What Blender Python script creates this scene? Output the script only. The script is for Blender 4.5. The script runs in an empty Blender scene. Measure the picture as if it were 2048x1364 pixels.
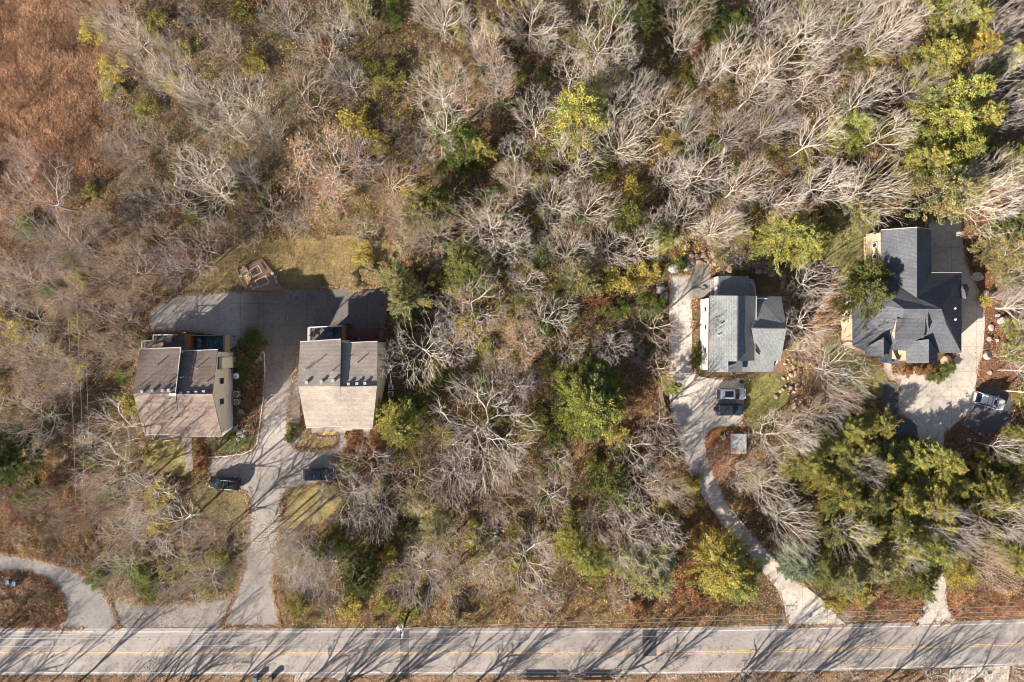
import bpy, bmesh, math, random
import numpy as np
from mathutils import Vector, Matrix
from mathutils.geometry import delaunay_2d_cdt

random.seed(7); rng = np.random.default_rng(7)
C = bpy.context.scene
COL = C.collection
# ------------------------------------------------------------------ camera, sky, sun, exposure
W, HT, S, CH = 2048.0, 1364.0, 165.0/2048.0, 110.0
SUN_AZ, SUN_EL = math.radians(42), math.radians(26.5)     # shadows run 42 deg up from +x
cam = bpy.data.objects.new('camera', bpy.data.cameras.new('camera')); COL.objects.link(cam)
cam.location = (0, 0, CH)
cam.data.angle = 2*math.atan(82.5/CH); cam.data.clip_start = 1; cam.data.clip_end = 3000
C.camera = cam
wd = bpy.data.worlds.new("World"); C.world = wd; wd.use_nodes = True
nt = wd.node_tree; bg = nt.nodes['Background']
sky = nt.nodes.new('ShaderNodeTexSky'); sky.sky_type = 'NISHITA'; sky.sun_disc = False
sun_dir = Vector((-math.cos(SUN_AZ)*math.cos(SUN_EL), -math.sin(SUN_AZ)*math.cos(SUN_EL), math.sin(SUN_EL)))
sky.sun_elevation = SUN_EL; sky.sun_rotation = math.atan2(sun_dir.x, sun_dir.y)
nt.links.new(sky.outputs[0], bg.inputs[0]); bg.inputs[1].default_value = 0.052
sl = bpy.data.lights.new('sun', 'SUN'); sl.energy = 5.0; sl.angle = math.radians(0.5); sl.color = (1.0, 0.91, 0.79)
sun = bpy.data.objects.new('sun', sl); COL.objects.link(sun)
sun.rotation_euler = (-sun_dir).to_track_quat('-Z', 'Y').to_euler(); sun.location = (0, 0, 60)
C.view_settings.view_transform = 'Standard'; C.view_settings.look = 'None'
C.view_settings.exposure = 1.32; C.view_settings.gamma = 1.0
C.render.engine = 'CYCLES'
C.cycles.filter_width = 1.0; C.cycles.max_bounces = 5; C.cycles.diffuse_bounces = 2; C.cycles.glossy_bounces = 2
C.cycles.transmission_bounces = 2; C.cycles.transparent_max_bounces = 4

# ------------------------------------------------------------------ helpers
def sst(a, b, v):
    t = np.clip((v-a)/(b-a), 0, 1); return t*t*(3-2*t)
def T(x, y):
    """ground height: the back yard of the two brown-roofed duplexes lies lower"""
    px, py = 1024+np.asarray(x)/S, 682-np.asarray(y)/S
    d = 2.8*sst(430, 600, px)*(1-sst(640, 800, py))*(1-sst(800, 980, px))*sst(240, 430, py)
    b = 0.25*np.sin(x*0.09+1.3)*np.sin(y*0.11+0.4)*sst(60, 260, np.abs(py-1150))*(1-sst(380, 520, py))
    return -d + b
def G(px, py, dz=0.0):
    z = 0.0
    for _ in range(4):
        k = 1-z/CH; x = (px-1024)*S*k; y = (682-py)*S*k; z = float(T(x, y))+dz
    return Vector((x, y, z))
def P(px, py, h):
    k = 1-h/CH; return Vector(((px-1024)*S*k, (682-py)*S*k, h))
def toppx(x, y, z=0):
    k = 1-z/CH; return 1024+x/S/k, 682-y/S/k
def tag(o, label=None, cat=None, group=None, kind=None):
    if label: o['label'] = label
    if cat: o['category'] = cat
    if group: o['group'] = group
    if kind: o['kind'] = kind
    return o
def link(name, me, mat=None, parent=None):
    o = bpy.data.objects.new(name, me); COL.objects.link(o)
    if mat: me.materials.append(mat)
    if parent is not None: o.parent = parent
    return o
def empty(name, loc, label, cat, group=None, rz=0):
    o = bpy.data.objects.new(name, None); COL.objects.link(o)
    o.location = loc; o.rotation_euler = (0, 0, rz); o.empty_display_size = 0.3
    return tag(o, label, cat, group)
def npmesh(name, V, F, col=None):
    V = np.asarray(V, np.float32); F = np.asarray(F, np.int32)
    me = bpy.data.meshes.new(name); n, k = F.shape
    me.vertices.add(len(V)); me.vertices.foreach_set('co', V.ravel())
    me.loops.add(n*k); me.loops.foreach_set('vertex_index', F.ravel())
    me.polygons.add(n); me.polygons.foreach_set('loop_start', np.arange(0, n*k, k, dtype=np.int32))
    me.polygons.foreach_set('loop_total', np.full(n, k, np.int32))
    me.update(calc_edges=True)
    if col is not None:
        a = me.attributes.new('col', 'FLOAT_COLOR', 'POINT')
        c = np.ones((len(V), 4), np.float32); c[:, :3] = col; a.data.foreach_set('color', c.ravel())
    return me
class MB:
    def __init__(s): s.v = []; s.f = []
    def poly(s, pts):
        n = len(s.v); s.v += [tuple(p) for p in pts]; s.f.append(tuple(range(n, n+len(pts))))
    def box(s, c, d, rz=0.0, taper=1.0):
        n = len(s.v); cs, sn = math.cos(rz), math.sin(rz)
        for z in (-1, 1):
            t = taper if z > 0 else 1
            for x, y in ((-1, -1), (1, -1), (1, 1), (-1, 1)):
                X, Y = x*d[0]/2*t, y*d[1]/2*t
                s.v.append((c[0]+X*cs-Y*sn, c[1]+X*sn+Y*cs, c[2]+z*d[2]/2))
        s.f += [tuple(n+i for i in q) for q in ((0, 3, 2, 1), (4, 5, 6, 7), (0, 1, 5, 4), (1, 2, 6, 5), (2, 3, 7, 6), (3, 0, 4, 7))]
    def slab(s, pts, th):
        n = len(s.v); m = len(pts); pts = [Vector(p) for p in pts]
        a = sum((pts[i].x*pts[(i+1) % m].y-pts[(i+1) % m].x*pts[i].y) for i in range(m))
        if a < 0: pts = pts[::-1]
        s.v += [tuple(p) for p in pts]+[(p.x, p.y, p.z-th) for p in pts]
        s.f.append(tuple(range(n, n+m))); s.f.append(tuple(range(n+2*m-1, n+m-1, -1)))
        for i in range(m):
            j = (i+1) % m; s.f.append((n+i, n+m+i, n+m+j, n+j))
    def tube(s, pts, r, sides=6, r2=None):
        n = len(s.v); pts = [Vector(p) for p in pts]; m = len(pts)
        for i, p in enumerate(pts):
            d = (pts[min(i+1, m-1)]-pts[max(i-1, 0)]).normalized()
            u = d.orthogonal().normalized() if abs(d.z) < 0.95 else Vector((1, 0, 0))
            u = (u-d*u.dot(d)).normalized(); w = d.cross(u)
            rr = r+(r2-r)*i/(m-1) if r2 is not None else r
            for k in range(sides):
                a = 2*math.pi*k/sides; s.v.append(tuple(p+(u*math.cos(a)+w*math.sin(a))*rr))
        for i in range(m-1):
            for k in range(sides):
                k2 = (k+1) % sides
                s.f.append((n+i*sides+k, n+i*sides+k2, n+(i+1)*sides+k2, n+(i+1)*sides+k))
        s.f.append(tuple(range(n+sides-1, n-1, -1))); s.f.append(tuple(range(n+(m-1)*sides, n+m*sides)))
    def loft(s, rings):
        n = len(s.v); k = len(rings[0])
        for r in rings: s.v += [tuple(p) for p in r]
        for i in range(len(rings)-1):
            for j in range(k):
                j2 = (j+1) % k; s.f.append((n+i*k+j, n+(i+1)*k+j, n+(i+1)*k+j2, n+i*k+j2))
        s.f.append(tuple(range(n, n+k))); s.f.append(tuple(range(n+len(rings)*k-1, n+(len(rings)-1)*k-1, -1)))
    def cone(s, c, r1, r2, h, sides=12):
        s.tube([c, (c[0], c[1], c[2]+h)], r1, sides, r2)
    def build(s, name, mat=None, parent=None, recalc=True, bevel=0, smooth=False):
        me = bpy.data.meshes.new(name); me.from_pydata(s.v, [], s.f)
        bm = bmesh.new(); bm.from_mesh(me)
        if recalc: bmesh.ops.recalc_face_normals(bm, faces=bm.faces)
        if bevel: bmesh.ops.bevel(bm, geom=[e for e in bm.edges], offset=bevel, segments=2, affect='EDGES', clamp_overlap=True)
        bm.to_mesh(me); bm.free()
        if smooth: me.polygons.foreach_set('use_smooth', [True]*len(me.polygons))
        me.update()
        return link(name, me, mat, parent)

# ------------------------------------------------------------------ materials
def newmat(name):
    m = bpy.data.materials.new(name); m.use_nodes = True; n = m.node_tree
    return m, n, n.nodes['Principled BSDF']
def noise(n, scale, detail=4, rough=0.6, coord=None, dim='3D'):
    t = n.nodes.new('ShaderNodeTexNoise'); t.inputs['Scale'].default_value = scale
    t.inputs['Detail'].default_value = detail; t.inputs['Roughness'].default_value = rough
    if coord is not None: n.links.new(coord, t.inputs['Vector'])
    return t.outputs['Fac']
def ramp(n, fac, stops):
    r = n.nodes.new('ShaderNodeValToRGB'); e = r.color_ramp.elements
    while len(e) < len(stops): e.new(0.5)
    for i, (p, c) in enumerate(stops):
        e[i].position = p; e[i].color = (c[0], c[1], c[2], 1)
    n.links.new(fac, r.inputs[0]); return r.outputs[0]
def mixc(n, mode, fac, a, b):
    m = n.nodes.new('ShaderNodeMix'); m.data_type = 'RGBA'; m.blend_type = mode
    for inp, v in ((0, fac), (6, a), (7, b)):
        if hasattr(v, 'is_output'): n.links.new(v, m.inputs[inp])
        else: m.inputs[inp].default_value = v if inp == 0 else (v[0], v[1], v[2], 1)
    return m.outputs[2]
def geo(n): return n.nodes.new('ShaderNodeNewGeometry').outputs['Position']
def bump(n, p, h, strength, dist=0.05):
    b = n.nodes.new('ShaderNodeBump'); b.inputs['Strength'].default_value = strength; b.inputs['Distance'].default_value = dist
    n.links.new(h, b.inputs['Height']); n.links.new(b.outputs[0], p.inputs['Normal'])
def plain(name, col, rough=0.7, metal=0.0, var=0.25, scale=3.0):
    m, n, p = newmat(name); p.inputs['Roughness'].default_value = rough; p.inputs['Metallic'].default_value = metal
    f = noise(n, scale, 5, 0.65, geo(n))
    c = ramp(n, f, [(0.3, [v*(1-var) for v in col]), (0.7, [v*(1+var) for v in col])])
    n.links.new(c, p.inputs['Base Color']); return m
def leafmat(name, trans=0.25):
    m, n, p = newmat(name); n.nodes.remove(p)
    a = n.nodes.new('ShaderNodeAttribute'); a.attribute_name = 'col'
    o = n.nodes.new('ShaderNodeObjectInfo')
    c = mixc(n, 'MULTIPLY', 1.0, a.outputs['Color'], o.outputs['Color'])
    d = n.nodes.new('ShaderNodeBsdfDiffuse'); t = n.nodes.new('ShaderNodeBsdfTranslucent')
    n.links.new(c, d.inputs[0]); n.links.new(c, t.inputs[0])
    x = n.nodes.new('ShaderNodeMixShader'); x.inputs[0].default_value = trans
    n.links.new(d.outputs[0], x.inputs[1]); n.links.new(t.outputs[0], x.inputs[2])
    n.links.new(x.outputs[0], n.nodes['Material Output'].inputs[0]); return m
def barkmat():
    m, n, p = newmat('bark'); o = n.nodes.new('ShaderNodeObjectInfo')
    f = noise(n, 2.2, 4, 0.7, geo(n))
    c = ramp(n, f, [(0.3, (0.55, 0.52, 0.5)), (0.65, (1.15, 1.12, 1.08))])
    c = mixc(n, 'MULTIPLY', 1.0, c, o.outputs['Color'])
    n.links.new(c, p.inputs['Base Color']); p.inputs['Roughness'].default_value = 0.85; return m
def shingle(name, cols, rot=0.0, row=0.2):
    m, n, p = newmat(name); g = geo(n)
    mp = n.nodes.new('ShaderNodeMapping'); mp.inputs['Rotation'].default_value = (0, 0, rot); n.links.new(g, mp.inputs[0])
    b = n.nodes.new('ShaderNodeTexBrick'); n.links.new(mp.outputs[0], b.inputs['Vector'])
    b.inputs['Scale'].default_value = 1.0; b.inputs['Brick Width'].default_value = 0.3; b.inputs['Row Height'].default_value = row
    b.inputs['Mortar Size'].default_value = 0.028; b.inputs['Mortar Smooth'].default_value = 0.6; b.inputs['Bias'].default_value = -0.1
    b.inputs['Color1'].default_value = (*[v*0.84 for v in cols], 1); b.inputs['Color2'].default_value = (*[v*1.16 for v in cols], 1)
    b.inputs['Mortar'].default_value = (*[v*0.68 for v in cols], 1)
    big = ramp(n, noise(n, 0.35, 5, 0.6, g), [(0.3, (0.74, 0.74, 0.77)), (0.7, (1.16, 1.14, 1.1))])
    fine = ramp(n, noise(n, 9, 3, 0.8, g), [(0.3, (0.72, 0.72, 0.72)), (0.7, (1.25, 1.25, 1.25))])
    c = mixc(n, 'MULTIPLY', 1.0, mixc(n, 'MULTIPLY', 1.0, b.outputs[0], big), fine)
    n.links.new(c, p.inputs['Base Color']); p.inputs['Roughness'].default_value = 0.9
    bump(n, p, b.outputs['Fac'], 0.5, -0.03); return m
def concrete(name, col, joint=3.35, ox=0.0, oy=0.0):
    m, n, p = newmat(name); g = geo(n)
    mp = n.nodes.new('ShaderNodeMapping'); mp.inputs['Location'].default_value = (ox, oy, 0); n.links.new(g, mp.inputs[0])
    a = n.nodes.new('ShaderNodeAttribute'); a.attribute_name = 'col'
    c1 = ramp(n, noise(n, 0.16, 6, 0.65, g), [(0.3, [v*0.68 for v in col]), (0.5, col), (0.72, [v*1.16 for v in col])])
    c2 = ramp(n, noise(n, 1.4, 6, 0.75, g), [(0.28, (0.66, 0.64, 0.62)), (0.5, (1, 1, 1)), (0.8, (1.12, 1.1, 1.08))])
    c3 = ramp(n, noise(n, 12, 3, 0.8, g), [(0.3, (0.82, 0.82, 0.82)), (0.7, (1.12, 1.12, 1.12))])
    c = mixc(n, 'MULTIPLY', 1.0, mixc(n, 'MULTIPLY', 1.0, c1, c2), c3)
    st = ramp(n, noise(n, 0.9, 2, 0.5, g), [(0.66, (1, 1, 1)), (0.74, (0.8, 0.76, 0.73))])
    c = mixc(n, 'MULTIPLY', 0.8, c, st)
    if joint:
        b = n.nodes.new('ShaderNodeTexBrick'); n.links.new(mp.outputs[0], b.inputs['Vector']); b.offset = 0
        b.inputs['Scale'].default_value = 1; b.inputs['Brick Width'].default_value = joint; b.inputs['Row Height'].default_value = joint
        b.inputs['Mortar Size'].default_value = 0.024; b.inputs['Mortar Smooth'].default_value = 0.3
        b.inputs['Color1'].default_value = (1.03, 1.03, 1.03, 1); b.inputs['Color2'].default_value = (0.93, 0.93, 0.94, 1)
        b.inputs['Mortar'].default_value = (0.55, 0.52, 0.5, 1)
        c = mixc(n, 'MULTIPLY', 1.0, c, b.outputs[0])
    c = mixc(n, 'MULTIPLY', 1.0, c, a.outputs['Color'])
    n.links.new(c, p.inputs['Base Color']); p.inputs['Roughness'].default_value = 0.88; return m
def groundmat():
    m, n, p = newmat('soil_and_leaves'); g = geo(n)
    a = n.nodes.new('ShaderNodeAttribute'); a.attribute_name = 'col'
    c1 = ramp(n, noise(n, 0.25, 6, 0.7, g), [(0.3, (0.6, 0.58, 0.55)), (0.5, (1, 1, 1)), (0.7, (1.25, 1.2, 1.05))])
    c2 = ramp(n, noise(n, 1.6, 6, 0.8, g), [(0.3, (0.5, 0.48, 0.45)), (0.52, (1, 1, 1)), (0.72, (1.5, 1.42, 1.3))])
    c3 = ramp(n, noise(n, 7, 4, 0.85, g), [(0.3, (0.45, 0.45, 0.45)), (0.5, (1, 1, 1)), (0.7, (1.7, 1.6, 1.5))])
    c = mixc(n, 'MULTIPLY', 1.0, mixc(n, 'MULTIPLY', 1.0, c1, c2), mixc(n, 'MULTIPLY', 1.0, c3, a.outputs['Color']))
    n.links.new(c, p.inputs['Base Color']); p.inputs['Roughness'].default_value = 0.95
    bump(n, p, noise(n, 5, 5, 0.8, g), 0.9, 0.12); return m
M = {}
M['bark'] = barkmat(); M['leaf'] = leafmat('leaves', 0.25); M['needle'] = leafmat('evergreen_sprays', 0.2)
M['ground'] = groundmat()
M['concrete'] = concrete('concrete_slabs', (0.40, 0.355, 0.32), 3.35, 0.4, 0.6)
M['pale_concrete'] = concrete('pale_concrete', (0.55, 0.49, 0.425), 4.0, 1.2, 0.9)
M['old_asphalt'] = concrete('old_asphalt', (0.23, 0.21, 0.20), 0)
M['dark_asphalt'] = concrete('dark_asphalt', (0.10, 0.10, 0.105), 0)
M['road'] = concrete('road_asphalt', (0.34, 0.30, 0.275), 0)
M['white_line'] = plain('white_road_paint', (0.62, 0.60, 0.58), 0.7, 0, 0.4, 3)
M['yellow_line'] = plain('yellow_road_paint', (0.56, 0.37, 0.18), 0.7, 0, 0.45, 3)
M['patch'] = plain('asphalt_patch', (0.13, 0.125, 0.125), 0.85, 0, 0.35, 6)
M['brown_roof'] = shingle('brown_shingles', (0.25, 0.19, 0.16))
M['tan_roof'] = shingle('tan_shingles', (0.36, 0.31, 0.265))
M['grey_roof'] = shingle('grey_shingles', (0.215, 0.23, 0.235), math.pi/2)
M['slate_roof'] = shingle('slate_shingles', (0.108, 0.113, 0.13), 0)
M['tan_wall'] = plain('tan_siding', (0.76, 0.67, 0.53), 0.8, 0, 0.08, 2)
M['white_wall'] = plain('white_siding', (0.72, 0.72, 0.72), 0.7, 0, 0.08, 2)
M['brick'] = plain('brick', (0.28, 0.17, 0.13), 0.85, 0, 0.3, 9)
M['beige_wall'] = plain('beige_siding', (0.58, 0.46, 0.32), 0.8, 0, 0.12, 3)
M['white'] = plain('white_paint', (0.75, 0.74, 0.72), 0.55, 0, 0.06, 5)
M['gutter'] = plain('gutter_metal', (0.62, 0.6, 0.58), 0.4, 0.3, 0.1, 5)
M['metal'] = plain('galvanised_metal', (0.66, 0.66, 0.67), 0.35, 0.6, 0.12, 8)
M['dark'] = plain('dark_plastic', (0.03, 0.03, 0.033), 0.5, 0, 0.3, 8)
M['glass'] = plain('window_glass', (0.02, 0.03, 0.04), 0.08, 0.0, 0.2, 2)
M['wood'] = plain('weathered_wood', (0.27, 0.19, 0.13), 0.85, 0, 0.35, 6)
M['orange_wood'] = plain('orange_stained_wood', (0.30, 0.12, 0.045), 0.7, 0, 0.25, 5)
M['red_deck'] = plain('red_brown_decking', (0.12, 0.045, 0.04), 0.75, 0, 0.3, 6)
M['grey_deck'] = plain('grey_decking', (0.12, 0.11, 0.11), 0.8, 0, 0.3, 6)
M['pole'] = plain('creosote_pole', (0.05, 0.022, 0.015), 0.9, 0, 0.4, 4)
M['wire'] = plain('aluminium_wire', (0.42, 0.42, 0.44), 0.4, 0.2, 0.05, 2)
M['rock'] = plain('limestone', (0.30, 0.21, 0.145), 0.9, 0, 0.5, 1.1)
M['greyrock'] = plain('grey_stone', (0.30, 0.28, 0.26), 0.9, 0, 0.35, 1.5)
M['soil'] = plain('bed_soil', (0.27, 0.165, 0.11), 0.95, 0, 0.45, 7)
M['straw'] = plain('straw', (0.62, 0.42, 0.20), 0.95, 0, 0.35, 6)
M['rubber'] = plain('tyre_rubber', (0.02, 0.02, 0.02), 0.8, 0, 0.2, 9)
M['red'] = plain('red_plastic', (0.55, 0.03, 0.02), 0.4, 0, 0.1, 5)
M['blue'] = plain('blue_plastic', (0.03, 0.10, 0.20), 0.45, 0, 0.25, 5)
M['teal'] = plain('teal_cloth', (0.10, 0.28, 0.32), 0.8, 0, 0.4, 9)
M['lamp'] = plain('lamp_lens', (0.8, 0.8, 0.78), 0.15, 0, 0.05, 5)
def paint(name, col, rough=0.25):
    m, n, p = newmat(name); p.inputs['Base Color'].default_value = (*col, 1); p.inputs['Roughness'].default_value = rough
    p.inputs['Metallic'].default_value = 0.25; p.inputs['Coat Weight'].default_value = 0.6
    f = noise(n, 4, 3, 0.6, geo(n)); r = n.nodes.new('ShaderNodeMapRange'); r.inputs[3].default_value = rough*0.8; r.inputs[4].default_value = rough*1.6
    n.links.new(f, r.inputs[0]); n.links.new(r.outputs[0], p.inputs['Roughness']); return m
M['paint_black'] = paint('black_car_paint', (0.012, 0.014, 0.02)); M['paint_navy'] = paint('navy_car_paint', (0.03, 0.045, 0.07))
M['paint_silver'] = paint('silver_car_paint', (0.36, 0.39, 0.45)); M['paint_white'] = paint('white_car_paint', (0.74, 0.76, 0.8))
M['softtop'] = plain('black_canvas', (0.022, 0.026, 0.034), 0.7, 0, 0.25, 4)

# ------------------------------------------------------------------ outlines (photo pixels on the ground)
def road_c(px): return 1306.0-18.5*np.clip((np.asarray(px)-1250)/800.0, 0, 2)**1.4
def road_poly(a, b, x0=-700, x1=2750, step=60):
    xs = list(range(x0, x1+1, step)); return [(x, float(road_c(x))+a) for x in xs]+[(x, float(road_c(x))+b) for x in xs[::-1]]
ROAD = road_poly(-50, 43)
D1 = [(297, 664), (297, 622), (345, 594), (372, 588), (475, 582), (600, 577), (780, 573), (772, 615), (764, 690), (612, 690), (600, 705), (588, 750),
      (580, 800), (576, 850), (577, 880), (592, 897), (622, 900), (655, 898), (675, 892), (676, 850), (692, 850), (693, 890), (686, 905), (667, 914), (664, 965), (612, 972), (580, 980),
      (565, 1002), (558, 1060), (551, 1110), (546, 1165), (550, 1200), (562, 1254), (442, 1254), (470, 1190), (487, 1140), (494, 1080), (500, 1010), (492, 985), (473, 978), (415, 952), (417, 915), (455, 912),
      (488, 907), (505, 899), (514, 887), (518, 860), (526, 800), (530, 740), (527, 700), (500, 665), (460, 700), (455, 672), (380, 664)]
D2 = [(-250, 1100), (0, 1106), (75, 1118), (130, 1133), (185, 1160), (215, 1195), (240, 1256), (105, 1258), (130, 1238), (133, 1210), (118, 1180), (95, 1158), (60, 1145), (0, 1142), (-250, 1140)]
SHOULDER = [(228, 1200), (290, 1215), (360, 1210), (440, 1200), (468, 1190), (442, 1256), (240, 1257)]
D3 = [(1339, 549), (1381, 549), (1382, 528), (1421, 527), (1421, 590), (1384, 600), (1384, 728), (1388, 742), (1400, 753), (1420, 757), (1487, 756), (1487, 852), (1432, 853),
      (1416, 866), (1411, 885), (1413, 910), (1425, 945), (1450, 995), (1480, 1040), (1520, 1085), (1560, 1130), (1600, 1165), (1640, 1195), (1692, 1250), (1575, 1253), (1570, 1215), (1552, 1175), (1500, 1115),
      (1450, 1055), (1410, 1000), (1380, 950), (1360, 905), (1347, 850), (1338, 790)]
D4 = [(1850, 436), (1924, 438), (1926, 490), (1938, 540), (1962, 590), (1970, 640), (1966, 700), (1954, 750), (1950, 778), (1962, 790), (1937, 832), (1912, 845), (1890, 868), (1884, 910), (1886, 1000), (1890, 1100),
      (1893, 1190), (1897, 1222), (1912, 1245), (1826, 1249), (1845, 1228), (1848, 1190), (1846, 1100), (1842, 1000), (1838, 880), (1832, 850), (1818, 836), (1797, 830), (1797, 763), (1780, 758), (1768, 742), (1767, 700), (1783, 700), (1785, 746),
      (1880, 750), (1903, 735), (1914, 705), (1924, 650), (1918, 560), (1850, 540)]
D5 = [(1768, 760), (1796, 768), (1797, 832), (1822, 838), (1833, 852), (1836, 872), (1800, 872), (1767, 860)]
D6 = [(1957, 768), (1990, 776), (2025, 800), (2020, 850), (1975, 870), (1915, 846), (1938, 833), (1963, 790)]
LAWN_N = [(430, 520), (470, 490), (560, 478), (700, 474), (790, 490), (800, 560), (780, 573), (600, 577), (475, 582), (372, 588), (360, 570), (400, 545)]
LAWN_F1 = [(300, 885), (385, 880), (385, 945), (370, 955), (330, 945), (280, 930)]
LAWN_F2 = [(432, 886), (470, 870), (512, 868), (505, 897), (470, 907), (432, 909)]
LAWN_F3 = [(380, 958), (475, 980), (495, 1000), (498, 1040), (470, 1060), (420, 1040), (385, 1000)]
LAWN_B1 = [(600, 860), (676, 856), (676, 890), (622, 898), (592, 895)]
LAWN_B2 = [(590, 975), (665, 970), (690, 1000), (640, 1050), (565, 1060), (568, 1010)]
LAWN_3 = [(1489, 752), (1560, 745), (1585, 740), (1575, 800), (1545, 850), (1500, 860), (1489, 850)]
LAWN_3B = [(1384, 690), (1402, 690), (1404, 745), (1390, 740)]
LAWN_4 = [(1640, 520), (1650, 440), (1700, 395), (1760, 400), (1760, 460), (1728, 475), (1725, 560), (1680, 560)]
LAWN_5 = [(1640, 690), (1700, 660), (1735, 720), (1765, 740), (1765, 800), (1730, 800), (1690, 760)]
BED_1 = [(470, 700), (500, 668), (530, 740), (522, 860), (512, 868), (470, 870), (432, 886), (444, 862), (468, 850)]
BED_2 = [(577, 880), (577, 790), (590, 740), (600, 700), (612, 720), (600, 800), (600, 880), (590, 893)]
HOUSES = [[(310, 665), (472, 665), (474, 870), (310, 885)], [(612, 655), (772, 660), (776, 860), (620, 870)],
          [(1395, 545), (1560, 545), (1570, 750), (1395, 755)], [(1700, 440), (1865, 440), (1930, 540), (1930, 720), (1870, 740), (1700, 720)]]
def inside(poly, px, py):
    px = np.asarray(px, float); py = np.asarray(py, float); r = np.zeros(px.shape, bool); n = len(poly)
    for i in range(n):
        x0, y0 = poly[i]; x1, y1 = poly[(i+1) % n]
        if y0 == y1: continue
        c = ((y0 > py) != (y1 > py)) & (px < (x1-x0)*(py-y0)/(y1-y0)+x0); r ^= c
    return r
PAVED = [ROAD, D1, D2, SHOULDER, D3, D4, D5, D6]
LAWNS = [LAWN_N, LAWN_F1, LAWN_F2, LAWN_F3, LAWN_B1, LAWN_B2, LAWN_3, LAWN_3B, LAWN_4, LAWN_5]
def blocked(px, py, lawns=True, m=0):
    r = np.zeros(np.shape(px), bool)
    for q in PAVED+HOUSES+([] if not lawns else LAWNS):
        for dx, dy in (((0, 0),) if not m else ((0, 0), (m, 0), (-m, 0), (0, m), (0, -m))):
            r |= inside(q, np.asarray(px)+dx, np.asarray(py)+dy)
    return r
# smooth value noise for patches
_gr = rng.random((64, 64))
def vnoise(px, py, cell):
    u = np.asarray(px)/cell+900; v = np.asarray(py)/cell+900
    i, j = np.floor(u).astype(int), np.floor(v).astype(int); fu, fv = u-i, v-j
    fu = fu*fu*(3-2*fu); fv = fv*fv*(3-2*fv)
    g = lambda a, b: _gr[a % 64, b % 64]
    return (g(i, j)*(1-fu)+g(i+1, j)*fu)*(1-fv)+(g(i, j+1)*(1-fu)+g(i+1, j+1)*fu)*fv
def inzone(px, py, cx, cy, rx, ry, soft=0.35):
    d = np.sqrt(((px-cx)/rx)**2+((py-cy)/ry)**2)+(vnoise(px, py, 35)-0.5)*0.5+(vnoise(px, py, 12)-0.5)*0.25
    return 1-sst(1-soft, 1+soft, d)
# colours of the forest floor, field and lawns
FLOOR = (0.145, 0.088, 0.048)
ZONES = [(70, 200, 160, 290, (0.25, 0.145, 0.09)), (60, 420, 120, 70, (0.27, 0.18, 0.10)), (80, 1010, 130, 120, (0.24, 0.155, 0.095)),
         (50, 1190, 100, 60, (0.15, 0.085, 0.055)), (170, 520, 170, 90, (0.20, 0.14, 0.085)), (230, 860, 90, 100, (0.16, 0.12, 0.06)),
         (1360, 1130, 90, 130, (0.19, 0.085, 0.045)), (1260, 900, 110, 200, (0.18, 0.095, 0.05)), (2000, 620, 90, 200, (0.17, 0.08, 0.045)),
         (1960, 1230, 140, 50, (0.26, 0.125, 0.065)), (1760, 1215, 90, 30, (0.2, 0.11, 0.06)), (1960, 880, 90, 70, (0.15, 0.075, 0.045)),
         (1440, 510, 90, 40, (0.23, 0.10, 0.05)), (1610, 640, 60, 220, (0.24, 0.15, 0.095)), (1436, 900, 40, 60, (0.40, 0.16, 0.07)),
         (1000, 1225, 340, 30, (0.20, 0.115, 0.06)), (480, 210, 300, 200, (0.16, 0.13, 0.06)), (725, 900, 30, 60, (0.25, 0.11, 0.06)),
         (300, 1235, 140, 25, (0.26, 0.22, 0.18)), (1030, 1380, 1200, 34, (0.22, 0.15, 0.10)), (1640, 1240, 60, 25, (0.42, 0.40, 0.38)), (1870, 1262, 200, 14, (0.26, 0.23, 0.2))]
LAWNCOL = [(0.33, 0.245, 0.115), (0.34, 0.30, 0.13), (0.12, 0.13, 0.045), (0.20, 0.165, 0.075), (0.38, 0.27, 0.13), (0.27, 0.22, 0.09), (0.17, 0.17, 0.05), (0.14, 0.14, 0.05), (0.21, 0.20, 0.08), (0.2, 0.19, 0.07)]
def groundcolor(px, py):
    c = np.zeros(px.shape+(3,)); c[:] = FLOOR
    o = vnoise(px, py, 90)[..., None]; c = c*(1-0.5*o)+np.array((0.13, 0.115, 0.045))*0.5*o
    for cx, cy, rx, ry, k in ZONES:
        w = inzone(px, py, cx, cy, rx, ry)[..., None]; c = c*(1-w)+np.array(k)*w
    jx, jy = px+(vnoise(px, py, 14)-0.5)*12, py+(vnoise(py, px, 14)-0.5)*12
    for q, k in zip(LAWNS, LAWNCOL):
        w = inside(q, jx, jy)[..., None]; v = (0.75+0.5*vnoise(px, py, 26))[..., None]; c = np.where(w, np.array(k)*v, c)
    w = inside(SHOULDER, jx, jy)[..., None]; c = np.where(w, np.array((0.25, 0.225, 0.21)), c)
    for q in (BED_1, BED_2):
        w = inside(q, px, py)[..., None]; c = np.where(w, np.array((0.13, 0.07, 0.045)), c)
    return c
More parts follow.
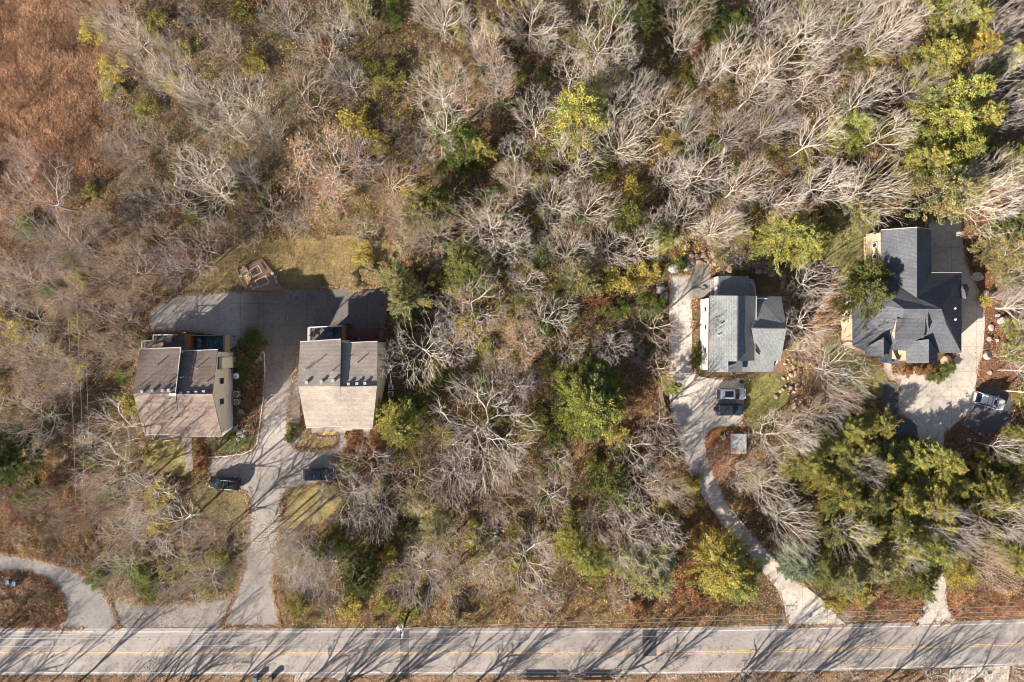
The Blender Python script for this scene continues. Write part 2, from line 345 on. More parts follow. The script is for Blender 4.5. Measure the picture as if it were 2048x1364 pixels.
# ------------------------------------------------------------------ ground
def axis(lo, hi, step, far):
    a = list(np.arange(lo, hi+1e-6, step)); out = []; d = step
    x = hi
    while x < far: d *= 1.5; x += d; out.append(x)
    pre = []; d = step; x = lo
    while x > -far: d *= 1.5; x -= d; pre.append(x)
    return np.array(pre[::-1]+a+out)
gx, gy = axis(-100, 100, 0.4, 900), axis(-72, 72, 0.4, 900)
X, Y = np.meshgrid(gx, gy); Z = T(X, Y)
PXg, PYg = 1024+X/S, 682-Y/S
kz = 1-Z/CH
PXg, PYg = 1024+X/S/kz, 682-Y/S/kz
rough = (vnoise(PXg, PYg, 22)-0.5)*0.35*(~blocked(PXg, PYg, True, 6))
nn = len(gx); idx = np.arange(len(gx)*len(gy)).reshape(len(gy), nn)
F = np.stack([idx[:-1, :-1], idx[:-1, 1:], idx[1:, 1:], idx[1:, :-1]], -1).reshape(-1, 4)
ground = link('ground', npmesh('ground', np.stack([X, Y, Z+rough-0.02], -1).reshape(-1, 3), F, groundcolor(PXg, PYg).reshape(-1, 3)), M['ground'])
tag(ground, kind='structure')
def sheet(name, poly, mat, dz, step=1.2, thick=0.06, colf=None, parent=None):
    """paved area: an outline filled with a fine net that follows the ground, with a real edge"""
    pts = [G(x, y) for x, y in poly]
    # densify the outline
    out = []
    for i in range(len(pts)):
        a, b = pts[i], pts[(i+1) % len(pts)]; n = max(1, int((b-a).length/step))
        out += [a.lerp(b, k/n) for k in range(n)]
    vs = [Vector((p.x, p.y)) for p in out]; nb = len(vs)
    xs, ys = [p.x for p in out], [p.y for p in out]
    qx, qy = np.meshgrid(np.arange(min(xs)+0.3, max(xs), step), np.arange(min(ys)+0.3, max(ys), step))
    qx, qy = qx.ravel(), qy.ravel(); ok = inside([(p.x, p.y) for p in out], qx, qy)
    vs += [Vector((a, b)) for a, b in zip(qx[ok], qy[ok])]
    r = delaunay_2d_cdt(vs, [], [list(range(nb))], 1, 1e-4)
    V2, F2, E2 = r[0], r[2], r[1]
    V = [(p.x, p.y, float(T(p.x, p.y))+dz) for p in V2]
    me = bpy.data.meshes.new(name); me.from_pydata(V, [], F2)
    bm = bmesh.new(); bm.from_mesh(me); bmesh.ops.recalc_face_normals(bm, faces=bm.faces)
    for f in bm.faces:
        if f.normal.z < 0: f.normal_flip()
    be = [e for e in bm.edges if e.is_boundary]
    g = bmesh.ops.extrude_edge_only(bm, edges=be)
    for v in [x for x in g['geom'] if isinstance(x, bmesh.types.BMVert)]: v.co.z -= thick
    bm.to_mesh(me); bm.free()
    n = len(me.vertices); co = np.empty(n*3, np.float32); me.vertices.foreach_get('co', co); co = co.reshape(-1, 3)
    k = 1-co[:, 2]/CH; c = np.ones((n, 4), np.float32)
    if colf: c[:, :3] = colf(1024+co[:, 0]/S/k, 682-co[:, 1]/S/k)
    a = me.attributes.new('col', 'FLOAT_COLOR', 'POINT'); a.data.foreach_set('color', c.ravel())
    return tag(link(name, me, mat, parent), kind='structure')
def stain_tone1(px, py):
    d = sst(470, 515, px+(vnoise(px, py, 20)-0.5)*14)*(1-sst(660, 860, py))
    return (1-0.62*d)[:, None]*(1-.2*sst(860, 960, py)-.12*sst(1060, 1200, py))[:, None]*np.array((1, 1.0, 1.0))[None]+np.array((0, 0.0, 0.01))[None]*d[:, None]  # stain over the rear court; the lower drive is also made darker
sheet('driveway', D1, M['concrete'], 0.04, colf=stain_tone1)
sheet('driveway', D2, M['old_asphalt'], 0.03)
sheet('driveway', D3, M['pale_concrete'], 0.05, colf=lambda x, y: (1-0.5*(sst(1380, 1384, x)*(1-sst(596, 600, y))))[:, None]*np.ones(3)[None])
sheet('driveway', D4, M['pale_concrete'], 0.05, colf=lambda x, y: np.full((len(x), 3), 0.97))
sheet('parking_area', D5, M['dark_asphalt'], 0.03); sheet('parking_area', D6, M['dark_asphalt'], 0.03)
sheet('road', ROAD, M['road'], 0.02, step=.7, colf=lambda x, y: ((0.86+0.24*vnoise(x*0.2, y, 16))*(1-.1*np.exp(-((np.abs(np.abs(y-road_c(x))-21)-9)/3.5)**2)))[:, None]*np.ones(3)[None])
def strip(name, a, b, mat, dz, x0=-700, x1=2750):
    o = sheet(name, road_poly(a, b, x0, x1, 30), mat, dz, step=6.0, thick=0.004); return o
strip('road_line', -43.0, -41.6, M['white_line'], 0.026, -700, 800); strip('road_line', -43.0, -41.6, M['white_line'], 0.026, 819, 1284); strip('road_line', -43.0, -41.6, M['white_line'], 0.026, 1314, 2750)
strip('road_line', 38.8, 40.0, M['white_line'], 0.026)
for a, b in ((-2.2, -0.7), (0.9, 2.4)):
    strip('centre_line', a, b, M['yellow_line'], 0.026, -700, 1284); strip('centre_line', a, b, M['yellow_line'], 0.026, 1314, 2750)
sheet('road_patch', [(800, 1258), (818, 1258), (818, 1348), (800, 1348)], M['old_asphalt'], 0.024, thick=0.003, colf=lambda x, y: np.full((len(x), 3), 0.75))
sheet('road_patch', [(1285, 1259), (1313, 1259), (1313, 1312), (1285, 1312)], M['dark_asphalt'], 0.024, thick=0.003)
sheet('path', [(727, 855), (741, 855), (740, 880), (737, 900), (724, 910), (726, 880)], M['concrete'], 0.05, 0.8)
sheet('path', [(364, 876), (384, 876), (386, 940), (372, 945), (366, 900)], M['concrete'], 0.05, 0.8, colf=lambda x, y: np.full((len(x), 3), 0.8))
sheet('path', [(414, 874), (431, 874), (431, 908), (415, 910)], M['concrete'], 0.05, 0.8)
sheet('driveway', [(2020, 1331), (1900, 1338), (1890, 1420), (2010, 1420)], M['pale_concrete'], 0.03)
sheet('driveway', [(590, 1349), (690, 1349), (700, 1430), (580, 1430)], M['pale_concrete'], 0.03, colf=lambda x, y: np.full((len(x), 3), 0.75))
# low concrete kerb along the left driveway
kb = MB(); kp = [(528, 705), (530, 740), (526, 800), (518, 860), (514, 887), (505, 899), (488, 907), (455, 912), (417, 915)]
kb.tube([G(x, y, 0.08) for x, y in kp], 0.09, 6)
tag(kb.build('kerb', M['white']), kind='structure')
# ------------------------------------------------------------------ houses
def walls(parent, pts, mat, inset=0.35, name='wall', close=True, drop=0.2, base=None):
    """walls under a roof outline: pts are roof-edge points, the walls stand inside them"""
    c = sum(pts, Vector())/len(pts); q = []
    for p in pts:
        d = Vector((p.x-c.x, p.y-c.y, 0)); L = d.length
        q.append(Vector((p.x, p.y, p.z-drop))-d*(min(inset*1.3, L*0.5)/max(L, .01)))
    mb = MB(); n = len(q); thick = 0.15
    for i in range(n if close else n-1):
        a, b = q[i], q[(i+1) % n]
        za = base if base is not None else float(T(a.x, a.y))-0.4; zb = base if base is not None else float(T(b.x, b.y))-0.4
        ab = Vector((b.x-a.x, b.y-a.y, 0)); nrm = Vector((-ab.y, ab.x, 0)).normalized()*thick
        mid = (a+b)/2
        if (mid+nrm-c).length > (mid-c).length: nrm = -nrm
        i0 = (Vector((a.x, a.y, za)), Vector((b.x, b.y, zb)), Vector((b.x, b.y, b.z)), Vector((a.x, a.y, a.z)))
        o = len(mb.v); mb.v += [tuple(v) for v in i0]+[tuple(v+nrm) for v in i0]
        mb.f += [(o, o+1, o+2, o+3), (o+7, o+6, o+5, o+4), (o, o+4, o+5, o+1), (o+3, o+2, o+6, o+7), (o, o+3, o+7, o+4), (o+1, o+5, o+6, o+2)]
    return mb.build(name, mat, parent)
def roofpart(parent, polys, mat, th=0.18, name='roof'):
    mb = MB()
    for q in polys: mb.slab([p if isinstance(p, Vector) else P(*p) for p in q], th)
    return mb.build(name, mat, parent)
def edgebar(parent, segs, mat, r=0.07, name='gutter', lift=0.02):
    for q in segs: mb = MB(); mb.tube([(P(*p)+Vector((0, 0, lift))) for p in q], r, 4); mb.build(name, mat, parent)
def plane_z(tri, x, y):
    a, b, c = tri; n = (b-a).cross(c-a); return a.z-(n.x*(x-a.x)+n.y*(y-a.y))/n.z
def vents(parent, roof, pts, tri, kind='box'):
    tri = [P(*t) for t in tri]
    for px, py in pts:
        h = tri[0].z
        for _ in range(4): p = P(px, py, h); h = plane_z(tri, p.x, p.y)
        mb = MB()
        if kind == 'box':
            mb.box((p.x, p.y, h+0.15), (0.34, 0.34, 0.42)); mb.box((p.x, p.y, h+0.39), (0.46, 0.46, 0.07), 0, 0.8); mt = M['metal']; nm = 'roof_vent'
        else:
            mb.tube([(p.x, p.y, h-0.1), (p.x, p.y, h+0.75)], 0.075, 8); mb.cone((p.x, p.y, h-0.05), 0.2, 0.09, 0.18, 8); mt = M['metal'] if kind == 'pipe' else M['brick']; nm = 'vent_pipe'
        mb.build(nm, mt, roof)
def railing(name, pts, label, mat, h=1.0, closed=False, parent=None, post=1.5, bal=0.35):
    mb = MB()
    for a, b in zip(pts[:-1], pts[1:]):
        L = (b-a).length; up = Vector((0, 0, h))
        d = (b-a).normalized(); rz = math.atan2(d.y, d.x); m = (a+b)/2
        mb.box((m.x, m.y, m.z+h), (L+0.14, 0.14, 0.07), rz); mb.box((m.x, m.y, m.z+0.15), (L, 0.06, 0.07), rz)
        for k in range(int(L/post)+2):
            p = a.lerp(b, min(1, k*post/L)); mb.box((p.x, p.y, p.z+h/2), (0.12, 0.12, h), rz)
        for k in range(int(L/bal)): p = a.lerp(b, (k+.5)*bal/L); mb.box((p.x, p.y, p.z+h/2), (0.035, 0.035, h), rz)
    return mb.build(name, mat, parent)

# --- left duplex
h1 = empty('house', G(395, 785), 'brown-shingled duplex with tan siding and eight box vents, far left of the houses', 'house', 'houses')
h1.location = (0, 0, 0)
a1 = dict(NW=(279.6, 698.7, 7.0), NM=(362, 695.3, 7.0), RM=(351, 787.7, 8.7), RW=(266, 787, 8.7), SW=(289.2, 869.7, 4.8), SM=(361, 867.8, 4.8),
          NM2=(361, 703, 6.3), NE=(435.3, 699.5, 6.3), RE=(424.3, 787.7, 8.05), RM2=(350, 787.9, 8.05), SE=(444, 871.6, 4.4), SM2=(362, 873.5, 4.4))
rf1 = roofpart(h1, [[a1[k] for k in ('NW', 'NM', 'RM', 'RW')], [a1[k] for k in ('RW', 'RM', 'SM', 'SW')],
                    [a1[k] for k in ('NM2', 'NE', 'RE', 'RM2')], [(350, 787.9, 8.55), (424.3, 787.7, 8.55), (444, 871.6, 4.7), (361.6, 872.5, 4.7)]], M['brown_roof'])
roofpart(h1, [[(305, 868, 4.0), (358, 868, 4.0), (358, 880, 3.6), (305, 880, 3.6)]], M['brown_roof'], 0.12, 'porch_roof')
roofpart(h1, [[(444, 866, 3.9), (467, 852, 3.4), (462, 858, 3.3), (444, 873, 3.7)]], M['white'], 0.1, 'canopy')
V = lambda t: P(*t)
walls(h1, [V(a1['NW']), V(a1['NM']), V(a1['NM2']), V(a1['NE']), V(a1['RE']), V(a1['SE']), V(a1['SM2']), V(a1['SM']), V(a1['SW']), V(a1['RW'])], M['tan_wall'])
vents(h1, rf1, [(286, 783), (306.5, 781.5), (327, 780.5), (339.5, 780)], [a1['NW'], a1['NM'], a1['RM']])
vents(h1, rf1, [(363.5, 786), (378.5, 785), (394, 784), (409, 783)], [a1['NM2'], a1['NE'], a1['RE']])
vents(h1, rf1, [(314, 730.5), (338, 765)], [a1['NW'], a1['NM'], a1['RM']], 'pipe')
vents(h1, rf1, [(394.5, 735), (365.5, 754.5), (414, 764)], [a1['NM2'], a1['NE'], a1['RE']], 'pipe')
edgebar(h1, [[(289, 870, 4.75), (361, 868, 4.75)], [(362, 874, 4.35), (444, 872, 4.35)], [(279.6, 698, 7.0), (362, 694.6, 7.0)], [(362, 702, 6.3), (435.5, 698.8, 6.3)]], M['gutter'])
edgebar(h1, [[(362, 695, 7.05), (351, 787, 8.75)]], M['white'], 0.06, 'flashing')
m_ = MB(); p = P(345.5, 789, 8.8); m_.box(p, (1.0, 0.4, 0.12)); m_.build('ridge_cap', M['white'], rf1)
# chimney chase, dark panel, foundation on the tan east wall
ex = P(435.3, 699.5, 6.3).x-0.45
m_ = MB(); m_.box((ex+0.3, -3.4, 1.8), (0.6, 1.7, 6.6)); m_.build('chimney_chase', M['tan_wall'], h1)
m_ = MB(); m_.box((ex+0.04, -3.2, 4.4), (0.16, 2.3, 2.2)); m_.box((ex+0.1, -3.2, 4.4), (0.1, 2.4, 0.1)); m_.build('louvred_panel', M['dark'], h1)
m_ = MB(); m_.box((ex+0.06, -8.2, -0.45), (0.24, 12.0, 2.4)); m_.build('foundation', M['white_wall'], h1)
for y in (-6.2, -9.4):
    m_ = MB(); m_.box((ex+0.02, y, 3.9), (0.12, 1.15, 1.55)); o = m_.build('window', M['white'], h1)
    m_ = MB(); m_.box((ex+0.06, y, 3.9), (0.08, 0.9, 1.3)); m_.build('pane', M['glass'], o)
def deck(house, name, pts, h, mat):
    pp = [P(x, y, h) for x, y in pts]; mb = MB(); mb.slab(pp, 0.15)
    for p in pp: mb.tube([(p.x, p.y, h-0.15), (p.x, p.y, float(T(p.x, p.y))-0.3)], 0.09, 5)
    return mb.build(name, mat, house)
dk = deck(h1, 'deck', [(291, 683), (314, 683), (314, 671), (374, 671), (374, 702), (291, 704)], 2.6, M['grey_deck'])
dk2 = deck(h1, 'deck', [(374, 668), (456, 672), (456, 704), (374, 702)], 2.3, M['grey_deck'])
railing('railing', [P(290.5, 703, 2.6), P(290.5, 682, 2.6), P(313, 681.5, 2.6), P(313, 670, 2.6), P(355, 669.5, 2.6)], '', M['white'], parent=dk)
m_ = MB()
for a, b, c, d in ((376, 668, 385, 700), ): m_.box(P(380, 684, 3.3), (0.75, 2.6, 2.0))
m_.build('privacy_screen', M['orange_wood'], dk2)
m_ = MB(); q = P(453, 687, 3.2); m_.box(q, (0.3, 2.6, 1.9)); q = P(416, 671, 3.1); m_.box(q, (6.0, 0.14, 1.6)); m_.build('privacy_screen', M['wood'], dk2)
def obj_box(name, at, dims, mat, label, cat, rz=0, group=None, bevel=0.03, extra=None):
    t = empty(name, at, label, cat, group, rz); mb = MB(); mb.box((0, 0, dims[2]/2), dims); b = mb.build('body', mat, t, bevel=bevel)
    if extra: extra(t)
    return t
def armchair(at, rz, mat, label, group=None, cat='chair'):
    t = empty('armchair', at, label, cat, group, rz)
    mb = MB(); mb.box((0, 0, 0.35), (0.62, 0.6, 0.16)); mb.build('seat', mat, t, bevel=0.03)
    mb = MB(); mb.box((0, -0.32, 0.6), (0.62, 0.12, 0.6)); mb.build('backrest', mat, t, bevel=0.03)
    for sx in (-1, 1):
        mb = MB(); mb.box((sx*0.36, 0, 0.52), (0.1, 0.66, 0.08)); mb.build('armrest', mat, t)
        for sy in (-1, 1): mb = MB(); mb.tube([(sx*0.3, sy*0.27, 0), (sx*0.3, sy*0.27, 0.3)], 0.03, 5); mb.build('leg', M['dark'], t)
    return t
def grill(at, label, mat, rz=0, lid=None):
    t = empty('barbecue_grill', at, label, 'grill', None, rz)
    mb = MB(); mb.box((0, 0, 0.5), (0.9, 0.55, 0.5)); mb.build('cabinet', mat, t, bevel=0.03)
    mb = MB(); rings = []
    for k in range(7):
        a = math.pi*k/6; rings.append([(x, -0.3*math.cos(a), 0.75+0.3*math.sin(a)) for x in (-0.42, 0.42)])
    V_ = [p for r in rings for p in r]; mb.v = V_; mb.f = [(2*i, 2*i+1, 2*i+3, 2*i+2) for i in range(6)]+[tuple(range(0, 14, 2)), tuple(range(13, 0, -2))]
    mb.build('lid', lid or mat, t)
    for sx in (-1, 1): mb = MB(); mb.box((sx*0.62, 0, 0.72), (0.34, 0.5, 0.05)); mb.build('side_shelf', M['dark'], t)
    for sx in (-1, 1):
        for sy in (-1, 1): mb = MB(); mb.tube([(sx*0.38, sy*0.22, 0), (sx*0.38, sy*0.22, 0.27)], 0.03, 5); mb.build('leg', M['dark'], t)
    return t
grill(P(344, 681, 2.6), 'covered pinkish-red and grey grill on the white-railed deck of the left duplex', M['grey_deck'], 0.2, plain('pink_grey_cover', (0.45, 0.2, 0.24), 0.7, 0, 0.5, 3))
armchair(P(401, 690, 2.3), 0.5, M['teal'], 'pale blue cushioned deck chair behind the left duplex, nearer the house wall', 'chairs on the left duplex deck')
armchair(P(402, 681, 2.3), 2.4, M['greyrock'], 'grey cushioned deck chair behind the left duplex, away from the wall', 'chairs on the left duplex deck')
t = MB(); c = P(431, 688, 2.31)
t.box((c.x, c.y, 2.32), (2.6, 2.0, 0.02))
rg, rn, rp = newmat('rug_pattern'); vv = rn.nodes.new('ShaderNodeTexVoronoi'); vv.inputs['Scale'].default_value = 3.2; rn.links.new(geo(rn), vv.inputs['Vector'])
rn.links.new(ramp(rn, vv.outputs['Distance'], [(0.25, (0.02, 0.05, 0.07)), (0.32, (0.16, 0.34, 0.38)), (0.48, (0.03, 0.08, 0.1))]), rp.inputs['Base Color'])
tag(t.build('rug', rg), 'dark teal patterned rug on the left duplex deck', 'rug')
def clutter(px, py, n, h0, label, group):
    t = MB()
    for i in range(n):
        c = P(px+random.uniform(-12, 12), py+random.uniform(-6, 6), h0); t.box((c.x, c.y, h0+0.2), (random.uniform(.2, .6), random.uniform(.2, .5), random.uniform(.2, .6)), random.random()*3)
    return t
for px, py, mt, lb in ((319, 690, 'wood', 'weathered bench seat beside the white railing of the left duplex deck'), ):
    t = empty('bench', P(px, py, 2.6), lb, 'bench', None, 0.35)
    b = MB(); b.box((0, 0, 0.42), (1.8, 0.5, 0.08)); b.build('seat', M['wood'], t)
    for sx in (-0.7, 0.7): b = MB(); b.box((sx, 0, 0.2), (0.1, 0.45, 0.38)); b.build('leg', M['wood'], t)

# --- second duplex
h2 = empty('house', (0, 0, 0), 'light tan-shingled duplex with six box vents between the driveway and the woods', 'house', 'houses')
a2 = dict(NW=(600, 684, 6.3), NM=(682, 678.6, 6.3), RM=(680, 772.3, 7.8), RW=(596.3, 771.9, 7.8), SW=(612.4, 855.7, 4.7), SM=(683, 852, 4.7),
          NM2=(682, 686.3, 5.7), NE=(755, 683.2, 5.7), RE=(754, 771.6, 7.3), RM2=(672.5, 773.5, 7.3), SE=(745, 857, 4.5), SM2=(683, 857.5, 4.5))
rf2 = roofpart(h2, [[a2[k] for k in ('NW', 'NM', 'RM', 'RW')], [a2[k] for k in ('RW', 'RM', 'SM', 'SW')],
                    [a2[k] for k in ('NM2', 'NE', 'RE', 'RM2')], [(672.5, 773.5, 7.7), (754, 771.6, 7.7), (745, 857, 4.65), (683, 856.5, 4.65)]], M['tan_roof'])
roofpart(h2, [[(623, 857, 3.3), (704, 852, 3.3), (704, 861, 3.0), (624, 866, 3.0)]], M['tan_roof'], 0.12, 'porch_roof')
walls(h2, [V(a2['NW']), V(a2['NM']), V(a2['NM2']), (V(a2['NE'])+Vector((0, 0, 0))), V(a2['RE']), V(a2['SE']), V(a2['SM2']), V(a2['SM']), V(a2['SW']), V(a2['RW'])], M['tan_wall'], 0.12)
vents(h2, rf2, [(614.5, 764), (644, 763), (667.5, 761)], [a2['NW'], a2['NM'], a2['RM']])
vents(h2, rf2, [(698, 767.5), (715, 767), (731, 766)], [a2['NM2'], a2['NE'], a2['RE']])
vents(h2, rf2, [(633.5, 725), (611.5, 738.5), (616.5, 738.5), (664.5, 742)], [a2['NW'], a2['NM'], a2['RM']], 'pipe')
vents(h2, rf2, [(715.5, 725)], [a2['NM2'], a2['NE'], a2['RE']], 'pipe')
edgebar(h2, [[(612.4, 856, 4.65), (683, 852.3, 4.65)], [(684, 858, 4.5), (745, 857.5, 4.5)], [(600, 683.3, 6.3), (682, 678, 6.3)], [(683, 685.6, 5.7), (755, 682.5, 5.7)]], M['gutter'])
ex2 = P(755, 683, 5.7).x-0.14
m_ = MB(); m_.box((ex2+0.03, -3.2, 3.4), (0.14, 2.4, 2.4)); m_.build('louvred_panel', M['dark'], h2)
dk3 = deck(h2, 'deck', [(620, 655), (689, 653), (689, 690), (620, 692)], 0.9, M['grey_deck'])
railing('railing', [P(620, 690, 0.9), P(620, 655, 0.9), P(688, 652, 0.9)], '', M['white'], parent=dk3)
dk4 = deck(h2, 'deck', [(690, 657), (759, 656), (759, 692), (690, 692)], 0.5, M['red_deck'])
m_ = MB(); q = P(688.5, 668, 1.6); m_.box(q, (0.22, 2.8, 1.9)); m_.build('privacy_screen', M['orange_wood'], dk4)
m_ = MB(); q = P(758, 672, 1.0); m_.box(q, (0.1, 2.6, 1.0)); m_.build('railing', M['red_deck'], dk4)
armchair(P(647, 662, 0.9), 2.6, M['grey_deck'], 'grey patio chair, middle of the white-railed deck of the tan duplex', 'patio chairs of the tan duplex')
armchair(P(671, 660, 0.9), 3.9, M['dark'], 'dark patio chair in the sunward corner by the orange screen', 'patio chairs of the tan duplex')
armchair(P(627, 668, 0.9), 1.2, M['dark'], 'dark patio chair against the white side railing of the tan duplex', 'patio chairs of the tan duplex')
t = empty('patio_table', P(660, 669, 0.9), 'low blue-grey patio table on the tan duplex deck', 'table')
m_ = MB(); m_.box((0, 0, .42), (1.1, .7, .06)); m_.build('table_top', M['blue'], t, bevel=0.02)
for sx in (-.45, .45):
    for sy in (-.28, .28): m_ = MB(); m_.box((sx, sy, .2), (.06, .06, .4)); m_.build('leg', M['dark'], t)
t = empty('kettle_grill', P(721, 678, 0.5), 'round black kettle grill on the red-brown deck', 'grill')
m_ = MB(); rr = [(0.1, 0.55), (0.5, 0.62), (0.62, 0.8), (0.5, 0.98), (0.25, 1.08), (0.06, 1.1)]
m_.loft([[(r*math.cos(a), r*math.sin(a), z) for a in [2*math.pi*k/16 for k in range(16)]] for r, z in rr]); m_.build('kettle', M['dark'], t, smooth=True)
m_ = MB(); m_.cone((0, 0, 1.08), 0.08, 0.07, 0.08, 8); m_.build('lid_knob', M['metal'], t)
for k in range(3):
    a = k*2.09; m_ = MB(); m_.tube([(0.2*math.cos(a), 0.2*math.sin(a), 0.65), (0.45*math.cos(a), 0.45*math.sin(a), 0)], 0.03, 5); m_.build('leg', M['metal'], t)
t = empty('water_tub', G(697, 654), 'round blue tub on the concrete behind the orange deck screen', 'tub')
m_ = MB(); m_.cone((0, 0, 0), .5, .58, .5, 16); m_.build('body', M['blue'], t)
m_ = MB(); m_.cone((0, 0, .5), .6, .6, .04, 16); m_.build('rim', M['dark'], t)

# --- grey roofed house
h3 = empty('house', (0, 0, 0), 'grey-shingled house with a white sunlit side wall, beside two parked cars', 'house', 'houses')
e, r = 5.2, 8.0
Q = {'WN': (1418.4, 591, e), 'RN': (1475.7, 591.5, r), 'RS': (1474.4, 722.7, r), 'PS': (1456.5, 722.7, 7.1), 'PS2': (1456.5, 744.6, 7.0), 'WS': (1416, 743.6, e),
     'EN': (1513, 592, 6.1), 'ES': (1509.4, 721, 6.1)}
rf3 = roofpart(h3, [[Q[k] for k in ('WN', 'RN', 'RS', 'PS', 'PS2', 'WS')], [Q[k] for k in ('RN', 'EN', 'ES', 'RS')]], M['grey_roof'])
rf3b = roofpart(h3, [[(1513.8, 593, 5.2), (1562.7, 593, 5.0), (1573.5, 657, 7.3), (1503.7, 656, 7.4), (1510, 640, 6.6)],
                     [(1503.7, 656, 7.4), (1573.5, 657, 7.3), (1561, 722, 4.8), (1549, 722, 4.8), (1546.5, 743.6, 4.2), (1485, 743.6, 4.2), (1485, 722, 4.8), (1510, 716, 5.0), (1510, 690, 6.1)]], M['grey_roof'])
roofpart(h3, [[(1456.5, 723, 6.0), (1485, 722.5, 6.0), (1485, 744.8, 5.2), (1456.5, 745, 5.2)]], M['slate_roof'], 0.14, 'porch_roof')
roofpart(h3, [[(1437.3, 551.8, 3.3), (1498, 551.8, 3.3), (1499, 591, 3.8), (1439.6, 591, 3.8)]], M['grey_roof'], 0.14, 'lean_to_roof')
edgebar(h3, [[(1512.8, 592, 6.2), (1509.6, 717, 6.2)], [(1418.2, 591, 5.25), (1415.8, 744, 5.25)]], M['brick'], 0.07, 'gutter')
edgebar(h3, [[(1503.7, 656, 7.5), (1573.5, 657, 7.4)], [(1475.7, 591.5, 8.05), (1474.4, 722.7, 8.05)]], M['slate_roof'], 0.1, 'ridge_cap')
edgebar(h3, [[(1513, 592, 6.2), (1512, 650, 6.6)]], M['gutter'], 0.07, 'flashing')
wx = P(1418.4, 600, e).x+0.02
walls(h3, [P(1419, 594, 5.2), P(1475.7, 594, 7.9), P(1512, 594, 6.0), P(1562, 595, 4.9), P(1572, 657, 7.2), P(1560, 721, 4.7), P(1546, 742, 4.1), P(1484, 742, 4.2), P(1456, 742, 4.9), P(1417, 742, 5.1)], M['white_wall'], 0.1)
for py in (620, 655, 700):
    m_ = MB(); m_.box((wx-0.01, (682-py)*S, 3.3), (0.1, 0.85, 0.95)); o = m_.build('window', M['gutter'], h3)
    m_ = MB(); m_.box((wx-0.05, (682-py)*S, 3.3), (0.06, 0.65, 0.75)); m_.build('pane', M['glass'], o)
m_ = MB()
for px, py in ((1438, 553), (1497, 553), (1438, 590), (1498, 590)):
    p = P(px, py, 3.2); m_ = MB(); m_.box((p.x, p.y, 1.5), (0.16, 0.16, 3.2)); m_.build('porch_post', M['white'], h3)
pt = MB(); pt.slab([P(1422, 556, 0.7), P(1432, 553, 0.7), P(1507, 558, 0.7), P(1511, 572, 0.7), P(1511, 592, 0.7), P(1422, 592, 0.7)], 0.5); pt.build('porch_floor', M['greyrock'], h3)
m_ = MB(); p0, p1 = P(1432, 556, 3.2), P(1432, 592, 3.2); m_.box(((p0+p1)/2), (0.42, (p0-p1).length, 0.12)); p0, p1 = P(1422, 562, 3.2), P(1437, 557, 3.2); m_.tube([p0, p1], 0.1, 4)
m_.build('pergola_beam', M['white'], h3)
m_ = MB(); m_.tube([P(1499, 564, 1.3), P(1505, 567, 1.3), P(1509, 573, 1.3), P(1511, 580, 1.3), P(1511, 591, 1.3)], 0.09, 5); m_.build('curved_railing', M['gutter'], h3)
vents(h3, rf3, [(1441, 648), (1436, 670)], [Q['WN'], Q['RN'], Q['RS']], 'pipe')

# --- slate roofed house
h4 = empty('house', (0, 0, 0), 'large dark slate-roofed house with gables inside the curving driveway, rightmost house', 'house', 'houses')
r4, e4 = 8.6, 4.3
N1 = [(1762.3, 460.3, 5.6), (1834, 454.8, 8.9), (1834, 594.7, 8.6), (1791, 566, 6.4), (1762.3, 545.4, 5.6)]
N2 = [(1834, 454.8, 8.9), (1862.2, 459.3, 5.6), (1863.3, 545.4, 5.6), (1834, 594.7, 8.6)]
rf4 = roofpart(h4, [N1, N2,
    [(1735, 547, e4), (1762.3, 545.4, 5.2), (1791, 566, 6.3), (1834, 594.7, 7.6), (1882.9, 617.8, r4), (1808.8, 617.8, r4), (1772.6, 592, 7.2), (1743, 568, 5.2)],
    [(1863.3, 545.4, e4+.6), (1923, 545.4, e4), (1882.9, 617.8, r4), (1834, 594.7, 7.6)],
    [(1923, 545.4, e4), (1923, 705.6, e4), (1893, 650.5, 7.4), (1882.9, 617.8, r4)],
    [(1808.8, 617.8, r4), (1882.9, 617.8, r4), (1893, 650.5, 7.4), (1923, 705.6, e4), (1874, 705.6, e4), (1788, 700, e4+.5), (1731, 702, e4), (1705.5, 692, e4), (1705.5, 600, 5.4), (1743, 568, 5.2), (1772.6, 592, 7.2)]], M['slate_roof'])
roofpart(h4, [[(1731, 712.5, 4.2), (1731, 695, 4.6), (1767.5, 674.6, 7.0), (1767.5, 712.5, 6.6)], [(1767.5, 674.6, 7.0), (1784, 695, 4.6), (1784, 728, 4.0), (1759, 722, 4.3), (1767.5, 712.5, 6.6)],
              [(1814, 726, 4.4), (1814, 684, 4.9), (1857.7, 678, 7.4), (1857.7, 726, 6.6)], [(1857.7, 678, 7.4), (1875, 702, 4.6), (1875, 726, 4.4), (1857.7, 726, 6.6)],
              [(1760, 726, 3.3), (1798, 726, 3.3), (1798, 718, 3.9), (1760, 718, 3.9)]], M['slate_roof'], 0.16, 'gable_roof')
